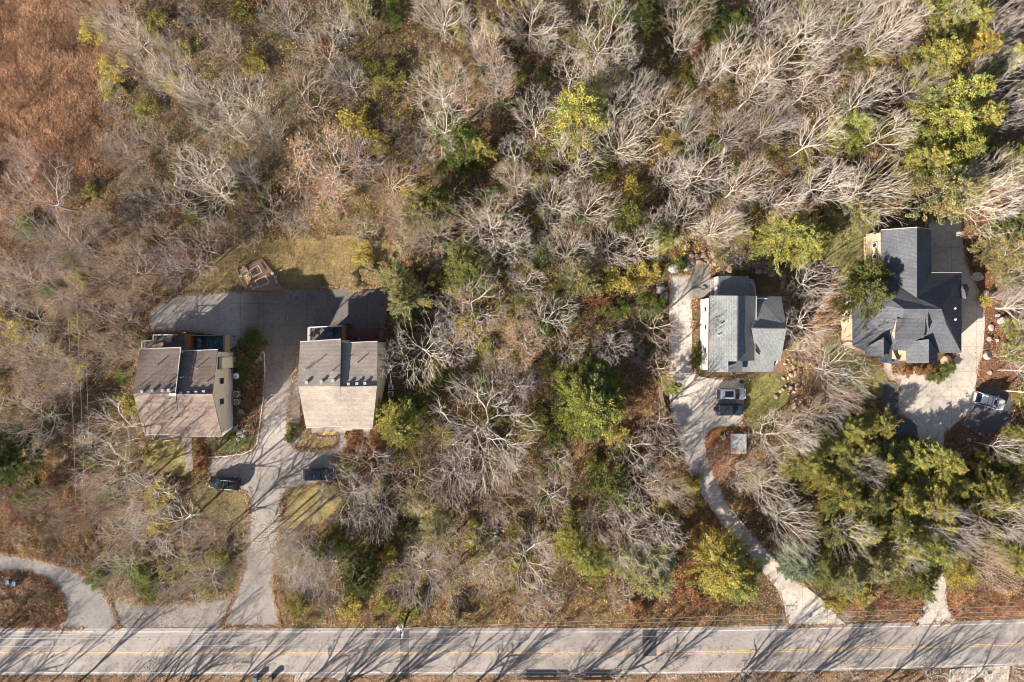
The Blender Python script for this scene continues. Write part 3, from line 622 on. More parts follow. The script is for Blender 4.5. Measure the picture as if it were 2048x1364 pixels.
# small dormer with a sunlit side, sharp dormer, bay roof
dm = MB(); dm.slab([P(1794, 637, 7.8), P(1850, 637, 7.8), P(1848, 676, 6.9), P(1789, 680, 6.8)], 0.2); dm.build('dormer_roof', M['slate_roof'], h4)
dm = MB(); dm.poly([P(1793.5, 636.7, 7.85), P(1788.5, 680, 6.8), P(1784, 668, 6.0), P(1788, 655, 6.7)]); dm.poly([P(1793.5, 636.7, 7.6), P(1788.5, 680, 6.6), P(1786, 668, 5.8), P(1790, 655, 6.5)]); dm.build('dormer_wall', M['beige_wall'], h4)
dm = MB(); dm.loft([[P(1850, 634, 8.9), P(1851, 634, 8.9), P(1850.5, 635, 8.9)], [P(1846, 664, 8.2), P(1855, 664, 7.2), P(1850, 665, 8.9)]]); dm.build('small_gable', M['slate_roof'], h4)
bx = MB(); apex = P(1930, 583, 6.0); ring = [P(1921, 574, 4.8), P(1924, 568, 4.8), P(1934, 568, 4.8), P(1939, 579, 4.8), P(1933, 598, 4.8), P(1924, 597, 4.8)]
for i in range(6): bx.poly([apex, ring[i], ring[(i+1) % 6]])
bx.poly(ring); bx.build('bay_roof', M['slate_roof'], h4)
bx = MB(); cc = sum(ring, Vector())/6
for i in range(6):
    a, b = [cc.lerp(q, 0.85) for q in (ring[i], ring[(i+1) % 6])]; bx.poly([(a.x, a.y, 4.7), (b.x, b.y, 4.7), (b.x, b.y, 0), (a.x, a.y, 0)])
bx.build('bay_wall', M['brick'], h4)
walls(h4, [P(1763, 462, 5.5), P(1834, 457, 8.7), P(1861, 461, 5.5), P(1862, 560, 5.2), P(1834, 600, 6.0), P(1763, 560, 5.4)], M['beige_wall'], 0.12)
walls(h4, [P(1737, 550, 4.2), P(1921, 548, 4.2), P(1921, 703, 4.2), P(1872, 704, 4.2), P(1789, 698, 4.2), P(1732, 700, 4.2), P(1708, 690, 4.2), P(1708, 600, 4.6)], M['beige_wall'], 0.12)
walls(h4, [P(1733, 710, 4.1), P(1767, 710, 6.2), P(1784, 710, 4.2), P(1784, 690, 4.2), P(1733, 690, 4.2)], M['brick'], 0.12)
walls(h4, [P(1816, 724, 4.3), P(1857, 724, 6.3), P(1873, 724, 4.3), P(1873, 690, 4.3), P(1816, 690, 4.3)], M['brick'], 0.12)
m_ = MB(); wx4 = P(1762.3, 480, 5.6).x+0.05
for py in (489, 512, 532):
    m_ = MB(); m_.box((wx4, (682-py)*S*0.96, 3.7), (0.1, 0.75, 1.2)); o = m_.build('window', M['white'], h4)
    m_ = MB(); m_.box((wx4-0.04, (682-py)*S*0.96, 3.7), (0.06, 0.5, 0.95)); m_.build('pane', M['glass'], o)
m_ = MB(); q = P(1806, 707, 3.4); m_.box((q.x, q.y, 1.7), (1.2, 1.9, 3.5)); m_.build('porch', M['beige_wall'], h4)
for x, y in ((1908, 617), (1909, 639)):
    m_ = MB(); q = P(x, y, 5.8); m_.tube([q-Vector((0, 0, 0.4)), q+Vector((0, 0, 0.35))], 0.16, 8); m_.build('roof_vent', M['white'], rf4)
edgebar(h4, [[(1863.3, 545, 5.0), (1923, 545, 4.4)], [(1762, 459.8, 5.65), (1834, 454.3, 8.95)], [(1834, 454.3, 8.95), (1862.3, 458.8, 5.65)]], M['gutter'], 0.05)
tr = MB(); tr.slab([P(1733, 468, 2.6), P(1762, 462, 2.6), P(1762, 547, 2.6), P(1736, 547, 2.6)], 0.2)
tr.build('terrace', M['beige_wall'], h4)
fn = empty('fence', G(1140, 1354), 'low dark railed fence, added for its shadow, along the bottom edge, right of centre', 'fence')  # added fence sized by its shadow; stands in for unclear roofs and vehicles
fl = fn.location
pp_ = [G(x, 1354)-fl for x in range(1036, 1251, 24)]
for p in pp_: m_ = MB(); m_.box((p.x, p.y, .45), (.14, .14, 1.0)); m_.build('post', M['dark'], fn)
for z in (.3, .85): m_ = MB(); m_.box(((pp_[0].x+pp_[-1].x)/2, pp_[0].y, z), (pp_[-1].x-pp_[0].x, .08, .12)); m_.build('rail', M['dark'], fn)
m_ = MB(); m_.box(((pp_[0].x+pp_[-1].x)/2, pp_[0].y+.06, .5), (pp_[-1].x-pp_[0].x, .03, .75)); m_.build('panel', M['wood'], fn)

# ------------------------------------------------------------------ vehicles (nose points along +x)
def car(px, py, ang, label, mat, L=4.8, Wd=1.9, H=1.75, style='suv', sunroof=None, rails=None, topmat=None, name='parked_car'):
    g = G(px, py); p = P(px, py, H*0.75); t = empty(name, (p.x, p.y, float(T(p.x, p.y))+0.05), label, 'car', 'parked cars', math.radians(ang))
    h = L/2; w = Wd/2; zb, zh = 0.32, 1.02 if style != 'jeep' else 1.1
    def ring(x, wf, z0, z1, inset=0.14):
        a = w*wf
        return [(x, -a+inset*0.4, z0), (x, a-inset*0.4, z0), (x, a, z0+0.2), (x, a, z1-0.22), (x, a-inset*0.5, z1-0.06), (x, a-inset*1.4, z1), (x, 0, z1+0.03), (x, -a+inset*1.4, z1), (x, -a+inset*0.5, z1-0.06), (x, -a, z1-0.22), (x, -a, z0+0.2)]
    b = MB()
    if style == 'jeep':
        st = [(-h+.05, .9, .45, 1.0), (-h+.15, .95, .35, zh), (-.3*h, .95, zb, zh), (.12*h, .95, zb, zh), (.35*h, .86, zb, zh), (.85*h, .8, zb, zh-.03), (h-.12, .78, .4, zh-.12), (h-.02, .74, .5, .9)]
    else:
        st = [(-h, .74, .5, .85), (-h+.08, .88, .42, zh-.12), (-h+.3, .96, .34, zh), (-.45*h, 1, zb, zh), (.0, 1, zb, zh), (.4*h, 1, zb, zh), (.62*h, .98, zb, zh-.03), (.85*h, .93, .34, zh-.12), (h-.1, .78, .4, zh-.25), (h, .56, .48, .72)]
    b.loft([ring(*s) for s in st]); b.build('body', mat, t, smooth=False)
    # glasshouse
    x0, x1, x2, x3 = {'suv': (-h+.12, -h+.5, .18*h, .5*h), 'pickup': (-.35*h, -.22*h, .12*h, .42*h), 'jeep': (-h+.2, -h+.32, .12*h, .2*h)}[style]
    a, c = w*.93, w*.76
    if style == 'jeep': c = w*.88
    gl = MB(); base = [(x0, -a, zh-.04), (x3, -a*.96, zh-.04), (x3+.12, 0, zh-.04), (x3, a*.96, zh-.04), (x0, a, zh-.04)]
    top = [(x1, -c, H-.06), (x2, -c*.97, H-.06), (x2+.07, 0, H-.06), (x2, c*.97, H-.06), (x1, c, H-.06)]
    gl.loft([base, top]); gl.build('windows', M['glass'], t)
    rfm = MB(); rfm.loft([[(x1-.03, -c-.02, H-.07), (x2-.05, -c*.97-.02, H-.07), (x2+.03, 0, H-.07), (x2-.05, c*.97+.02, H-.07), (x1-.03, c+.02, H-.07)],
                          [(x1+.06, -c+.1, H), (x2-.14, -c*.97+.1, H), (x2-.06, 0, H+.02), (x2-.14, c*.97-.1, H), (x1+.06, c-.1, H)]])
    rp = rfm.build('roof', topmat or mat, t)
    for s in (-1, 1):
        for (xa, xb) in ((x0, x1), (x3, x2))+(((-.1*h, -.1*h),) if style == 'suv' else ()): pm = MB(); pm.tube([(xa, s*a*.98, zh-.02), (xb, s*c, H-.06)], .045, 4); pm.build('roof_pillar', topmat or mat, t)
        mr = MB(); mr.box((x3-.28, s*(w+.12), zh+.05), (.16, .24, .16)); mr.build('wing_mirror', mat, t, bevel=.03)
        hl = MB(); hl.box((h-.2, s*w*.6, .74), (.24, .34, .14)); hl.build('headlight', M['lamp'], t, bevel=.02)
        tl = MB(); tl.box((-h+.12, s*w*.82, .88), (.18, .22, .26)); tl.build('tail_light', M['red'], t, bevel=.02)
        for xx in (-.6*h, .62*h):
            wh = MB(); wh.tube([(xx, s*(w-.26), .34), (xx, s*(w-.02), .34)], .36, 16); o = wh.build('wheel', M['rubber'], t)
            rm = MB(); rm.tube([(xx, s*(w-.05), .34), (xx, s*(w-.005), .34)], .2, 12); rm.build('rim', M['metal'], o)
        if rails:
            rr = MB(); rr.tube([(x1+.15, s*(c-.06), H+.0), (x1+.3, s*(c-.06), H+.09), (x2-.4, s*(c-.06), H+.09), (x2-.25, s*(c-.06), H+.0)], .028, 5); rr.build('roof_rail', rails, t)
    if rails and style == 'suv':
        for xx in ((x1*.6+x2*.4), (x1*.15+x2*.85-.4)):
            rr = MB(); rr.box((xx, 0, H+.09), (.06, 2*(c-.06), .03)); rr.build('cross_bar', M['dark'], t)
    if sunroof:
        sr = MB(); sr.box(((sunroof[0]+sunroof[1])/2, 0, H+.008), (sunroof[1]-sunroof[0], sunroof[2], .03)); sr.build('sunroof', M['glass'], t, bevel=.01)
    if style == 'pickup':
        bd = MB(); bd.box((-.68*h, 0, zh+.03), (.58*h, w*1.6, .07)); bd.build('bed_cover', M['softtop'], t, bevel=.02)
    if style == 'jeep':
        sp = MB(); sp.tube([(-h-.0, .1, .85), (-h-.26, .1, .85)], .38, 16); sp.build('spare_wheel', M['rubber'], t)
        bp = MB(); bp.box((h-.02, 0, .55), (.2, Wd*.85, .18)); bp.build('bumper', M['dark'], t, bevel=.03)
        for s in (-1, 1):
            fd = MB(); fd.box((.62*h, s*(w-.16), .86), (.95, .32, .06)); fd.build('fender', M['dark'], t, bevel=.02)
    wp = MB()
    for s in (-.3, .35): wp.tube([(x3+.1, s, zh-.01), (x3-.12, s-.3, zh+.22)], .015, 4)
    wp.build('wiper', M['dark'], t)
    return t
car(446, 968, 176, 'black SUV with silver roof rails parked at the grass edge by the left duplex', M['paint_black'], 5.0, 1.95, 1.78, rails=M['metal'], sunroof=(.0, .6, .9))
car(636, 950, 2, 'dark navy SUV parked half under a bare tree below the tan duplex', M['paint_navy'], 5.0, 1.95, 1.8, sunroof=(-.3, .5, 1.0), rails=M['dark'])
car(1464, 788, 0, 'silver SUV with a large black sunroof beside the grey-roofed house', M['paint_silver'], 4.8, 1.95, 1.75, sunroof=(-1.25, .1, .95))
car(1461, 820, 0, 'dark boxy off-road car with a black canvas top beside the silver SUV', M['paint_navy'], 4.4, 1.9, 1.85, 'jeep', topmat=M['softtop'])
car(1984, 803, -16, 'white SUV parked at an angle on dark asphalt by the rightmost house', M['paint_white'], 5.0, 1.98, 1.85, sunroof=(.0, .45, .75), rails=M['dark'])

# ------------------------------------------------------------------ poles, wires and small things
def utility_pole(px, py, h, label, rz=0, arms=((-.9, 1.0), ), trans=True, lean=0):
    g = G(px, py); t = empty('utility_pole', g, label, 'utility pole', None, rz)
    mb = MB(); mb.tube([(0, 0, -.3), (0, 0, h)], .19, 10, .13); mb.build('pole', M['pole'], t)
    for z, L in arms:
        ar = MB(); ar.box((0.14, 0, h+z), (.12, 2*L, .14)); a = ar.build('crossarm', M['gutter'], t)
        for y in (-L+.08, -L*.1, L-.08):
            i = MB(); i.cone((0.14, y, h+z+.07), .08, .05, .24, 8); i.build('insulator', M['white'], a)
    if trans:
        tr = MB(); tr.cone((-.5, .25, h-2.2), .34, .34, 1.0, 14); tr.cone((-.5, .25, h-1.2), .34, .12, .12, 14); tr.build('transformer', M['white'], t)
    return t
pp = utility_pole(821, 1216, 9.6, 'dark utility pole with white transformer and crossarms over the road', 0.0, ((-.15, .75), (-1.1, .95)))
def wire(pts, label, r=0.025, sag=0.5):
    mb = MB()
    for a, b in zip(pts[:-1], pts[1:]):
        q = [a.lerp(b, k/14)-Vector((0, 0, sag*4*(k/14)*(1-k/14))) for k in range(15)]; mb.tube(q, r, 4)
    return tag(mb.build('power_line', M['wire']), label, 'power line', 'overhead wires')
for i, (yl, yp, yr, hh, lb) in enumerate(((1283, 1256, 1198, 9.4, 'overhead wire nearest the woods, crossing above the road verge'), (1288, 1262, 1210, 8.8, 'second overhead wire from the woods along the road'),
                             (1280, 1277, 1216, 8.4, 'third overhead wire from the woods, passing through the pole crossarm'), (1296, 1292, 1232, 8.4, 'overhead wire nearest the yellow centre line, from the lower crossarm'))):
    wire([P(-420, yl, hh), P(810-i*1.5, yp, hh+.2), P(2500, yr, hh)], lb, .018, 0.35)
for i, (xa, ya, xb, yb, lb) in enumerate(((133, 585, 152, 1010, 'leftmost of the thin wires running down the woods left of the duplex'), (152, 590, 170, 1040, 'middle thin wire running down the woods left of the duplex'), (165, 600, 178, 900, 'rightmost of the thin wires left of the duplex'))):
    wire([P(xa, ya, 9), P(xb, yb, 9)], lb, 0.014, 0.2)
tilt = empty('fallen_pole', P(1700, 1180, 1.0), 'pale straight fallen pole leaning among the evergreens above the road', 'pole', None, 0)
mb = MB(); a, b = P(1683, 1168, 0.9)-tilt.location, P(1738, 1205, 0.6)-tilt.location; mb.tube([a, b], .13, 8, .1); mb.build('shaft', M['gutter'], tilt)
mb = MB(); mb.box(b, (.3, .3, .3)); mb.build('end_cap', M['gutter'], tilt)
def wheelie_bin(px, py, rz, label, mat, group):
    t = empty('wheelie_bin', G(px, py), label, 'bin', group, rz)
    mb = MB(); mb.loft([[(-.25, -.28, 0.08), (.25, -.28, .08), (.25, .28, .08), (-.25, .28, .08)], [(-.31, -.38, .98), (.31, -.38, .98), (.31, .38, .98), (-.31, .38, .98)]]); mb.build('body', mat, t)
    mb = MB(); mb.box((0, 0, 1.03), (.68, .82, .09), 0, .85); mb.build('lid', mat, t, bevel=.02)
    mb = MB(); mb.tube([(-.28, -.44, .95), (.28, -.44, .95)], .025, 5); mb.build('handle', M['dark'], t)
    for s in (-.28, .28): mb = MB(); mb.tube([(s-.03, -.3, .12), (s+.03, -.3, .12)], .12, 10); mb.build('wheel', M['rubber'], t)
    return t
wheelie_bin(24, 1160, .2, 'left one of two blue bins at the edge of the old loop drive', M['blue'], 'blue bins by the loop drive')
wheelie_bin(37, 1163, .0, 'right one of two blue bins at the edge of the old loop drive', M['blue'], 'blue bins by the loop drive')
wheelie_bin(1444, 873, .3, 'green-grey bin standing in the orange leaf bed below the parked cars', M['greyrock'], 'bins by the leaf bed')
for px, py, lb in ((515, 1354, 'blue bin at the bottom edge, left of two below the road line'), (545, 1352, 'dark bin at the bottom edge, right of two below the road line')):
    wheelie_bin(px, py, .1, lb, M['blue'] if px < 530 else M['dark'], 'bins below the road')
def drum(px, py, r, h, mat, label, name='planter', group=None, inner=None):
    t = empty(name, G(px, py), label, name.replace('_', ' '), group)
    mb = MB(); mb.cone((0, 0, 0), r*.85, r, h, 16); mb.build('pot', mat, t)
    mb = MB(); mb.cone((0, 0, h), r*.8, r*.8, .02, 16); mb.build('lid' if name != 'planter' else 'soil', inner or M['dark'], t)
    return t
drum(1449, 867, .42, .9, M['dark'], 'round dark drum between the leaf bed and the grey slab', 'drum')
drum(1482, 763, .38, .4, M['brick'], 'dark round planter on the concrete corner above the silver SUV')
drum(1466, 745, .45, .5, M['brick'], 'dark round planter under the porch of the grey-roofed house')
drum(1406, 577, .38, .3, M['greyrock'], 'pale green round lid on dark paving beside the grey-roofed house', 'tank_lid', None, plain('pale_green', (.2, .28, .2), .6))
drum(1508, 566, .5, .6, M['dark'], 'round dark pot in shade by the curved porch railing')
# flat-topped grey box and satellite dishes, air conditioners
t = empty('storage_box', G(1475, 886), 'pale grey flat-topped box with a shadow beside the leaf bed', 'storage box')
mb = MB(); mb.box((0, 0, .35), (2.3, 3.1, .7)); mb.build('body', M['gutter'], t, bevel=.05)
mb = MB(); mb.box((0, 0, .74), (2.4, 3.2, .07)); mb.build('lid', plain('pale_grey_lid', (.40, .41, .42), .6, 0, .15, 1.2), t, bevel=.03)
def dish(px, py, h, label, rz):
    t = empty('satellite_dish', P(px, py, h), label, 'satellite dish', 'satellite dishes', rz)
    mb = MB(); rr = [(.05, 0), (.25, .03), (.42, .1), (.5, .17)]
    mb.loft([[(r*math.cos(a), r*math.sin(a), z) for a in [2*math.pi*k/18 for k in range(18)]] for r, z in rr]); mb.build('reflector', M['white'], t, smooth=True)
    mb = MB(); mb.tube([(0, -.45, .1), (0, -.1, .5)], .02, 5); mb.box((0, -.08, .52), (.1, .1, .1)); mb.build('feed_arm', M['dark'], t)
    mb = MB(); mb.tube([(0, 0, 0), (-.5, 0, -.3)], .04, 6); mb.build('bracket', M['gutter'], t)
    return t
dish(473, 752, 3.0, 'white satellite dish on the tan side wall of the left duplex', 0.3)
dish(777, 732, 2.0, 'round white satellite dish on the shaded side wall of the tan duplex', 0.0)
def ac(px, py, label, group='air conditioning units'):
    t = empty('air_conditioner', G(px, py), label, 'air conditioner', group)
    mb = MB(); mb.box((0, 0, .45), (.82, .82, .9)); mb.build('cabinet', M['gutter'], t, bevel=.04)
    mb = MB(); mb.cone((0, 0, .9), .33, .33, .02, 20); f = mb.build('fan_opening', M['dark'], t)
    mb = MB()
    for k in range(5): a = k*1.256; mb.box((.15*math.cos(a), .15*math.sin(a), .925), (.26, .09, .01), a)
    mb.build('fan_blades', M['greyrock'], f)
ac(476.5, 787, 'upper of two white air conditioners beside the left duplex'); ac(477, 803, 'lower of two white air conditioners beside the left duplex')
ac(783, 774, 'upper of two units in shade on the woods side of the tan duplex'); ac(783, 787, 'lower of two units in shade on the woods side of the tan duplex')
drum(483.5, 823, .42, .4, M['greyrock'], 'round grey lid in the brown bed below the air conditioners', 'tank_lid', None, M['greyrock'])
drum(2000, 642, .6, .6, M['gutter'], 'round pale grey tank lid among the rocks right of the curving drive', 'tank_lid', None, M['gutter'])
# pale stone slabs right of the drive and a pit
for (cx, cy, rx, ry, m, lb) in ((1955, 553, 13, 9, 'gutter', 'pale oval stone slab beside the curving drive, upper of two'), (1972, 592, 9, 12, 'gutter', 'pale oval stone slab beside the curving drive, lower of two')):
    sl_ = MB(); sl_.slab([G(cx+rx*math.cos(a)*(1+.12*math.sin(3*a)), cy+ry*math.sin(a), .12) for a in [2*math.pi*k/16 for k in range(16)]], .2)
    tag(sl_.build('stone_slab', M[m]), lb, 'stone slab', 'pale slabs by the drive')
def mailbox(px, py, rz, label):
    t = empty('mailbox', G(px, py), label, 'mailbox', 'mailboxes', rz)
    mb = MB(); mb.box((0, 0, .5), (.12, .12, 1.0)); mb.build('post', M['pole'], t)
    mb = MB(); mb.loft([[(x, .13*math.cos(a), 1.05+max(-.08, .16*math.sin(a))) for a in [2*math.pi*k/10 for k in range(10)]] for x in (-.28, .28)]); mb.build('box', M['dark'], t)
mailbox(1602, 1247, 1.57, 'dark mailbox on a bent post where the middle driveway meets the road')
mailbox(1828, 1243, 1.2, 'dark mailbox at the corner of the rightmost driveway and the road')
# raised garden bed
gb = empty('garden_bed', G(520, 550), 'wood-edged garden plot with frames and straw above the driveway', 'garden bed')
def GL(x, y, dz=0): return G(x, y, dz)-gb.location
mb = MB(); mb.slab([GL(x, y, .16) for x, y in ((473, 538), (488, 531), (505, 524), (524, 516), (531, 525), (543, 540), (550, 552), (563, 572), (560, 580), (491, 580), (486, 568))], .3); mb.build('soil', M['soil'], gb)
mb = MB(); mb.slab([GL(x, y, .24) for x, y in ((478, 539), (492, 534), (500, 549), (503, 556), (497, 566), (492, 577), (486, 568))], .12); mb.build('straw', M['straw'], gb)
for q in (((499, 541), (516, 530), (524, 544), (506, 554)), ((510, 562), (530, 551), (538, 564), (518, 574))):
    mb = MB(); pts = [GL(x, y, .35) for x, y in q]
    for i in range(4): mb.tube([pts[i], pts[(i+1) % 4]], .04, 4)
    mb.build('frame', M['white'], gb)
mb = MB(); pts = [GL(x, y, .3) for x, y in ((473, 538), (480, 556), (486, 568), (491, 580))]
mb.tube(pts, .1, 4); mb.tube([GL(x, y, .3) for x, y in ((546, 553), (551, 571), (560, 569), (555, 551))], .07, 4); mb.build('board_edging', M['wood'], gb)
for i, (x, y) in enumerate(((488, 535), (483, 552), (496, 553), (503, 572), (508, 577), (514, 574), (535, 568), (546, 547), (552, 554), (553, 560), (554, 565))):
    t = empty('pot', G(x, y, .2), 'white ring-shaped pot standing in the wood-edged garden plot', 'pot', 'white pots in the garden plot')
    mb = MB(); mb.cone((0, 0, 0), .15, .19, .28, 12); mb.build('rim', M['white'], t); mb = MB(); mb.cone((0, 0, .275), .12, .12, .02, 12); mb.build('opening', M['dark'], t)
t = empty('watering_can', G(499, 565, .2), 'red watering can in the garden plot', 'watering can'); mb = MB(); mb.cone((0, 0, 0), .14, .16, .3, 12); mb.build('body', M['red'], t)
mb = MB(); mb.tube([(.15, 0, .1), (.45, 0, .4)], .04, 6); mb.build('spout', M['red'], t); mb = MB(); mb.tube([(-.2, 0, .1), (-.35, 0, .3), (-.1, 0, .4)], .025, 5); mb.build('handle', M['red'], t)
# retaining timber beside the middle drive
mb = MB(); pts = [G(x, y, .35) for x, y in ((1321, 775), (1322, 790), (1327, 810), (1330, 830), (1336, 860))]
for i in range(26):
    k = i/25*4; j = min(3, int(k)); p = pts[j].lerp(pts[j+1], k-j); mb.box((p.x, p.y, p.z), (.55, .2, .5), random.uniform(-.2, .2))
tag(mb.build('log_wall', M['wood']), 'low edging of short weathered logs beside the middle driveway', 'log wall')

# ------------------------------------------------------------------ rocks
def rockmesh(seed, mat):
    bm = bmesh.new(); bmesh.ops.create_icosphere(bm, subdivisions=2, radius=.5); r = random.Random(seed)
    ax = [Vector((r.uniform(-1, 1), r.uniform(-1, 1), r.uniform(-1, 1))).normalized() for _ in range(7)]; cut = [r.uniform(.28, .42) for _ in ax]
    for v in bm.verts:
        for a, c in zip(ax, cut):
            d = v.co.dot(a)
            if d > c: v.co -= a*(d-c)
        v.co *= 1+r.uniform(-.05, .05); v.co.z *= .65
    me = bpy.data.meshes.new('rock'); bm.to_mesh(me); bm.free(); me.materials.append(mat); return me
ROCKS = [rockmesh(i, M['rock']) for i in range(6)]; GROCKS = [rockmesh(20+i, M['greyrock']) for i in range(3)]
def rock(px, py, size, label, group, grey=False, name='boulder'):
    o = link(name, random.choice(GROCKS if grey else ROCKS)); g = G(px, py, size*.12); o.location = g
    o.scale = (size*random.uniform(.8, 1.3), size*random.uniform(.75, 1.1), size*random.uniform(.7, 1.1)); o.rotation_euler = (random.uniform(-.2, .2), random.uniform(-.2, .2), random.random()*6.28)
    return tag(o, label, 'boulder', group)
nb = 0
def rockpath(pts, wid, n, smin, smax, label, group):
    cnt = 0; k = 0; used = []
    L = [math.dist(pts[i], pts[i+1]) for i in range(len(pts)-1)]; tot = sum(L)
    while cnt < n and k < n*60:
        k += 1; d = random.random()*tot; i = 0
        while d > L[i]: d -= L[i]; i += 1
        f = d/L[i]; x = pts[i][0]*(1-f)+pts[i+1][0]*f+random.gauss(0, wid/2.2); y = pts[i][1]*(1-f)+pts[i+1][1]*f+random.gauss(0, wid/2.2)
        s = random.uniform(smin, smax)**1.0
        if any(math.hypot(x-a, y-b) < (s+c)*.42/S*.55 for a, b, c in used) or blocked(np.array([x]), np.array([y]), False)[0]: continue
        used.append((x, y, s)); rock(x, y, s, label, group); cnt += 1
rockpath([(1385, 520), (1430, 512), (1470, 512), (1520, 522), (1550, 545)], 22, 110, .6, 1.6, 'tan limestone boulder in the bank above the grey-roofed house', 'boulders in the upper bank')
rockpath([(1560, 555), (1585, 600), (1590, 650), (1600, 700), (1588, 740), (1585, 800), (1600, 850)], 42, 120, .45, 1.15, 'tan limestone boulder in the bank right of the grey-roofed house', 'boulders in the right bank')
for x, y, s in ((1350, 535, 2.0), (1372, 533, 1.9), (1320, 579, 1.9), (1328, 593, 1.6)): rock(x, y, s, 'large flat grey boulder around the upper end of the middle driveway', 'boulders around the driveway end', True)
for x, y, s in ((1974, 710, 1.5), (1982, 655, 1.1), (1996, 630, .9), (1995, 680, .8), (1978, 678, .9), (1980, 745, .8), (1938, 880, .9), (1952, 900, 1.1), (1960, 868, .7), (1920, 910, .6)): rock(x, y, s, 'grey boulder on brown leaves beside the curving drive', 'grey boulders by the curving drive', True)
rock(1892, 722, 2.2, 'large pinkish-tan boulder in the bed against the slate-roofed house', None)
for x, y, s in ((464, 868, 1.2), (470, 858, 1.1), (480, 866, 1.3), (487, 873, 1.0), (476, 878, .7), (489, 862, .8), (520, 717, .9), (513, 722, .8), (523, 705, .8)): rock(x, y, s, 'grey boulder in the planted bed beside the left duplex', 'boulders in the duplex bed', True)
for i in range(9): rock(632+i*5.6, 871+ (3 if 0 < i < 8 else 0), .45, 'white edging stone of the small curved bed at the tan duplex', 'white edging stones', True)
for i in range(9): rock(620+i*.2, 866+i*.5, .2, 'white edging stone of the small curved bed at the tan duplex', 'white edging stones', True) if i % 4 == 0 else None

# ------------------------------------------------------------------ vegetation: meshes built once, copied in loops
def tubes_np(paths, sides_of):
    """paths: list of (pts Nx3, radii N) -> V, F(quads)"""
    Vs, Fs, off = [], [], 0
    for pts, rad in paths:
        n = len(pts); k = sides_of(rad[0]); d = np.gradient(pts, axis=0); d /= np.linalg.norm(d, axis=1)[:, None]+1e-9
        ref = np.where(np.abs(d[:, 2:3]) > .9, np.array([[1., 0, 0]]), np.array([[0, 0, 1.]]))
        u = np.cross(d, ref); u /= np.linalg.norm(u, axis=1)[:, None]+1e-9; w = np.cross(d, u)
        a = np.arange(k)*2*np.pi/k
        ring = pts[:, None]+(u[:, None]*np.cos(a)[None, :, None]+w[:, None]*np.sin(a)[None, :, None])*rad[:, None, None]
        Vs.append(ring.reshape(-1, 3)); i = np.arange(n-1)[:, None]*k; j = np.arange(k)[None]; j2 = (j+1) % k
        Fs.append((np.stack([i+j, i+j2, i+k+j2, i+k+j], -1)+off).reshape(-1, 4)); off += n*k
    return np.concatenate(Vs), np.concatenate(Fs)
def grow(r, p, d, L, rad, lvl, out, tips, cfg):
    n = cfg['seg'][lvl]; pts = [p]; dirs = []; q = p.copy(); dd = d.copy()
    for i in range(n):
        dd = dd+r.normal(0, cfg['wob'][lvl], 3)+np.array([0, 0, cfg['up'][lvl]]); dd /= np.linalg.norm(dd)
        q = q+dd*L/n; pts.append(q.copy()); dirs.append(dd.copy())
    pts = np.array(pts); rads = rad*np.linspace(1, cfg['tap'][lvl], n+1)
    out.append((lvl, pts, rads))
    if lvl == cfg['max']:
        tips.append((pts[-1], dd)); return
    m = cfg['kids'][lvl]; m = max(1, int(m*r.uniform(.8, 1.2)))
    for k in range(m):
        f = cfg['start'][lvl]+(1-cfg['start'][lvl])*(k+r.uniform(.1, .9))/m; f = min(f, .99)
        i = min(n-1, int(f*n)); t = f*n-i; b = pts[i]*(1-t)+pts[i+1]*t; base = dirs[i]
        ang = cfg['ang'][lvl]*r.uniform(.75, 1.25); az = r.uniform(0, 6.28) if lvl else k*2.4+r.uniform(-.5, .5)
        o = np.cross(base, [math.cos(az), math.sin(az), .3]); o /= np.linalg.norm(o)+1e-9
        nd = base*math.cos(ang)+o*math.sin(ang)
        grow(r, b, nd, L*cfg['len'][lvl]*(1-.45*f if lvl else 1-.3*max(0, f-.5))*r.uniform(.75, 1.25), max(.021 if lvl > 1 else .03, rads[i]*cfg['rr'][lvl]), lvl+1, out, tips, cfg)
    # the leader goes on
    tips.append((pts[-1], dd))
def bare_variant(seed, cfg):
    r = np.random.default_rng(seed); out, tips = [], []
    grow(r, np.zeros(3), np.array([r.normal(0, .05), r.normal(0, .05), 1.0]), cfg['H'], cfg['R'], 0, out, tips, cfg)
    tr = [(p, q) for l, p, q in out if l == 0]; cr = [(p, q) for l, p, q in out if l > 0]
    s = lambda a: 7 if a > .12 else (5 if a > .05 else 3)
    V1, F1 = tubes_np(tr, s); V2, F2 = tubes_np(cr, s)
    # normalise the crown to radius 5 about the trunk
    rad = np.percentile(np.hypot(V2[:, 0], V2[:, 1]), 96); k = 5.0/rad
    a = np.array([k, k, 1]); tips = np.array([t[0] for t in tips])*a
    zt = V2[:, 2].max(); kz = 13.0/zt; a[2] = kz; tips[:, 2] *= kz
    m1 = npmesh('trunk', V1*a, F1); m2 = npmesh('crown', V2*a, F2); m1.materials.append(M['bark']); m2.materials.append(M['bark'])
    return m1, m2, tips
def prisms(A, B, ra, rb, k):
    d = B-A; d /= np.linalg.norm(d, axis=1)[:, None]+1e-9; ref = np.where(np.abs(d[:, 2:3]) > .9, np.array([[1., 0, 0]]), np.array([[0, 0, 1.]]))
    u = np.cross(d, ref); u /= np.linalg.norm(u, axis=1)[:, None]+1e-9; w = np.cross(d, u); a = np.arange(k)*2*np.pi/k
    c = u[:, None]*np.cos(a)[None, :, None]+w[:, None]*np.sin(a)[None, :, None]
    V = np.concatenate([A[:, None]+c*ra[:, None, None], B[:, None]+c*rb[:, None, None]], 1).reshape(-1, 3)
    j = np.arange(k); j2 = (j+1) % k; F = np.stack([j, j2, k+j2, k+j], -1)[None]+(np.arange(len(A))*2*k)[:, None, None]
    return V, F.reshape(-1, 4)
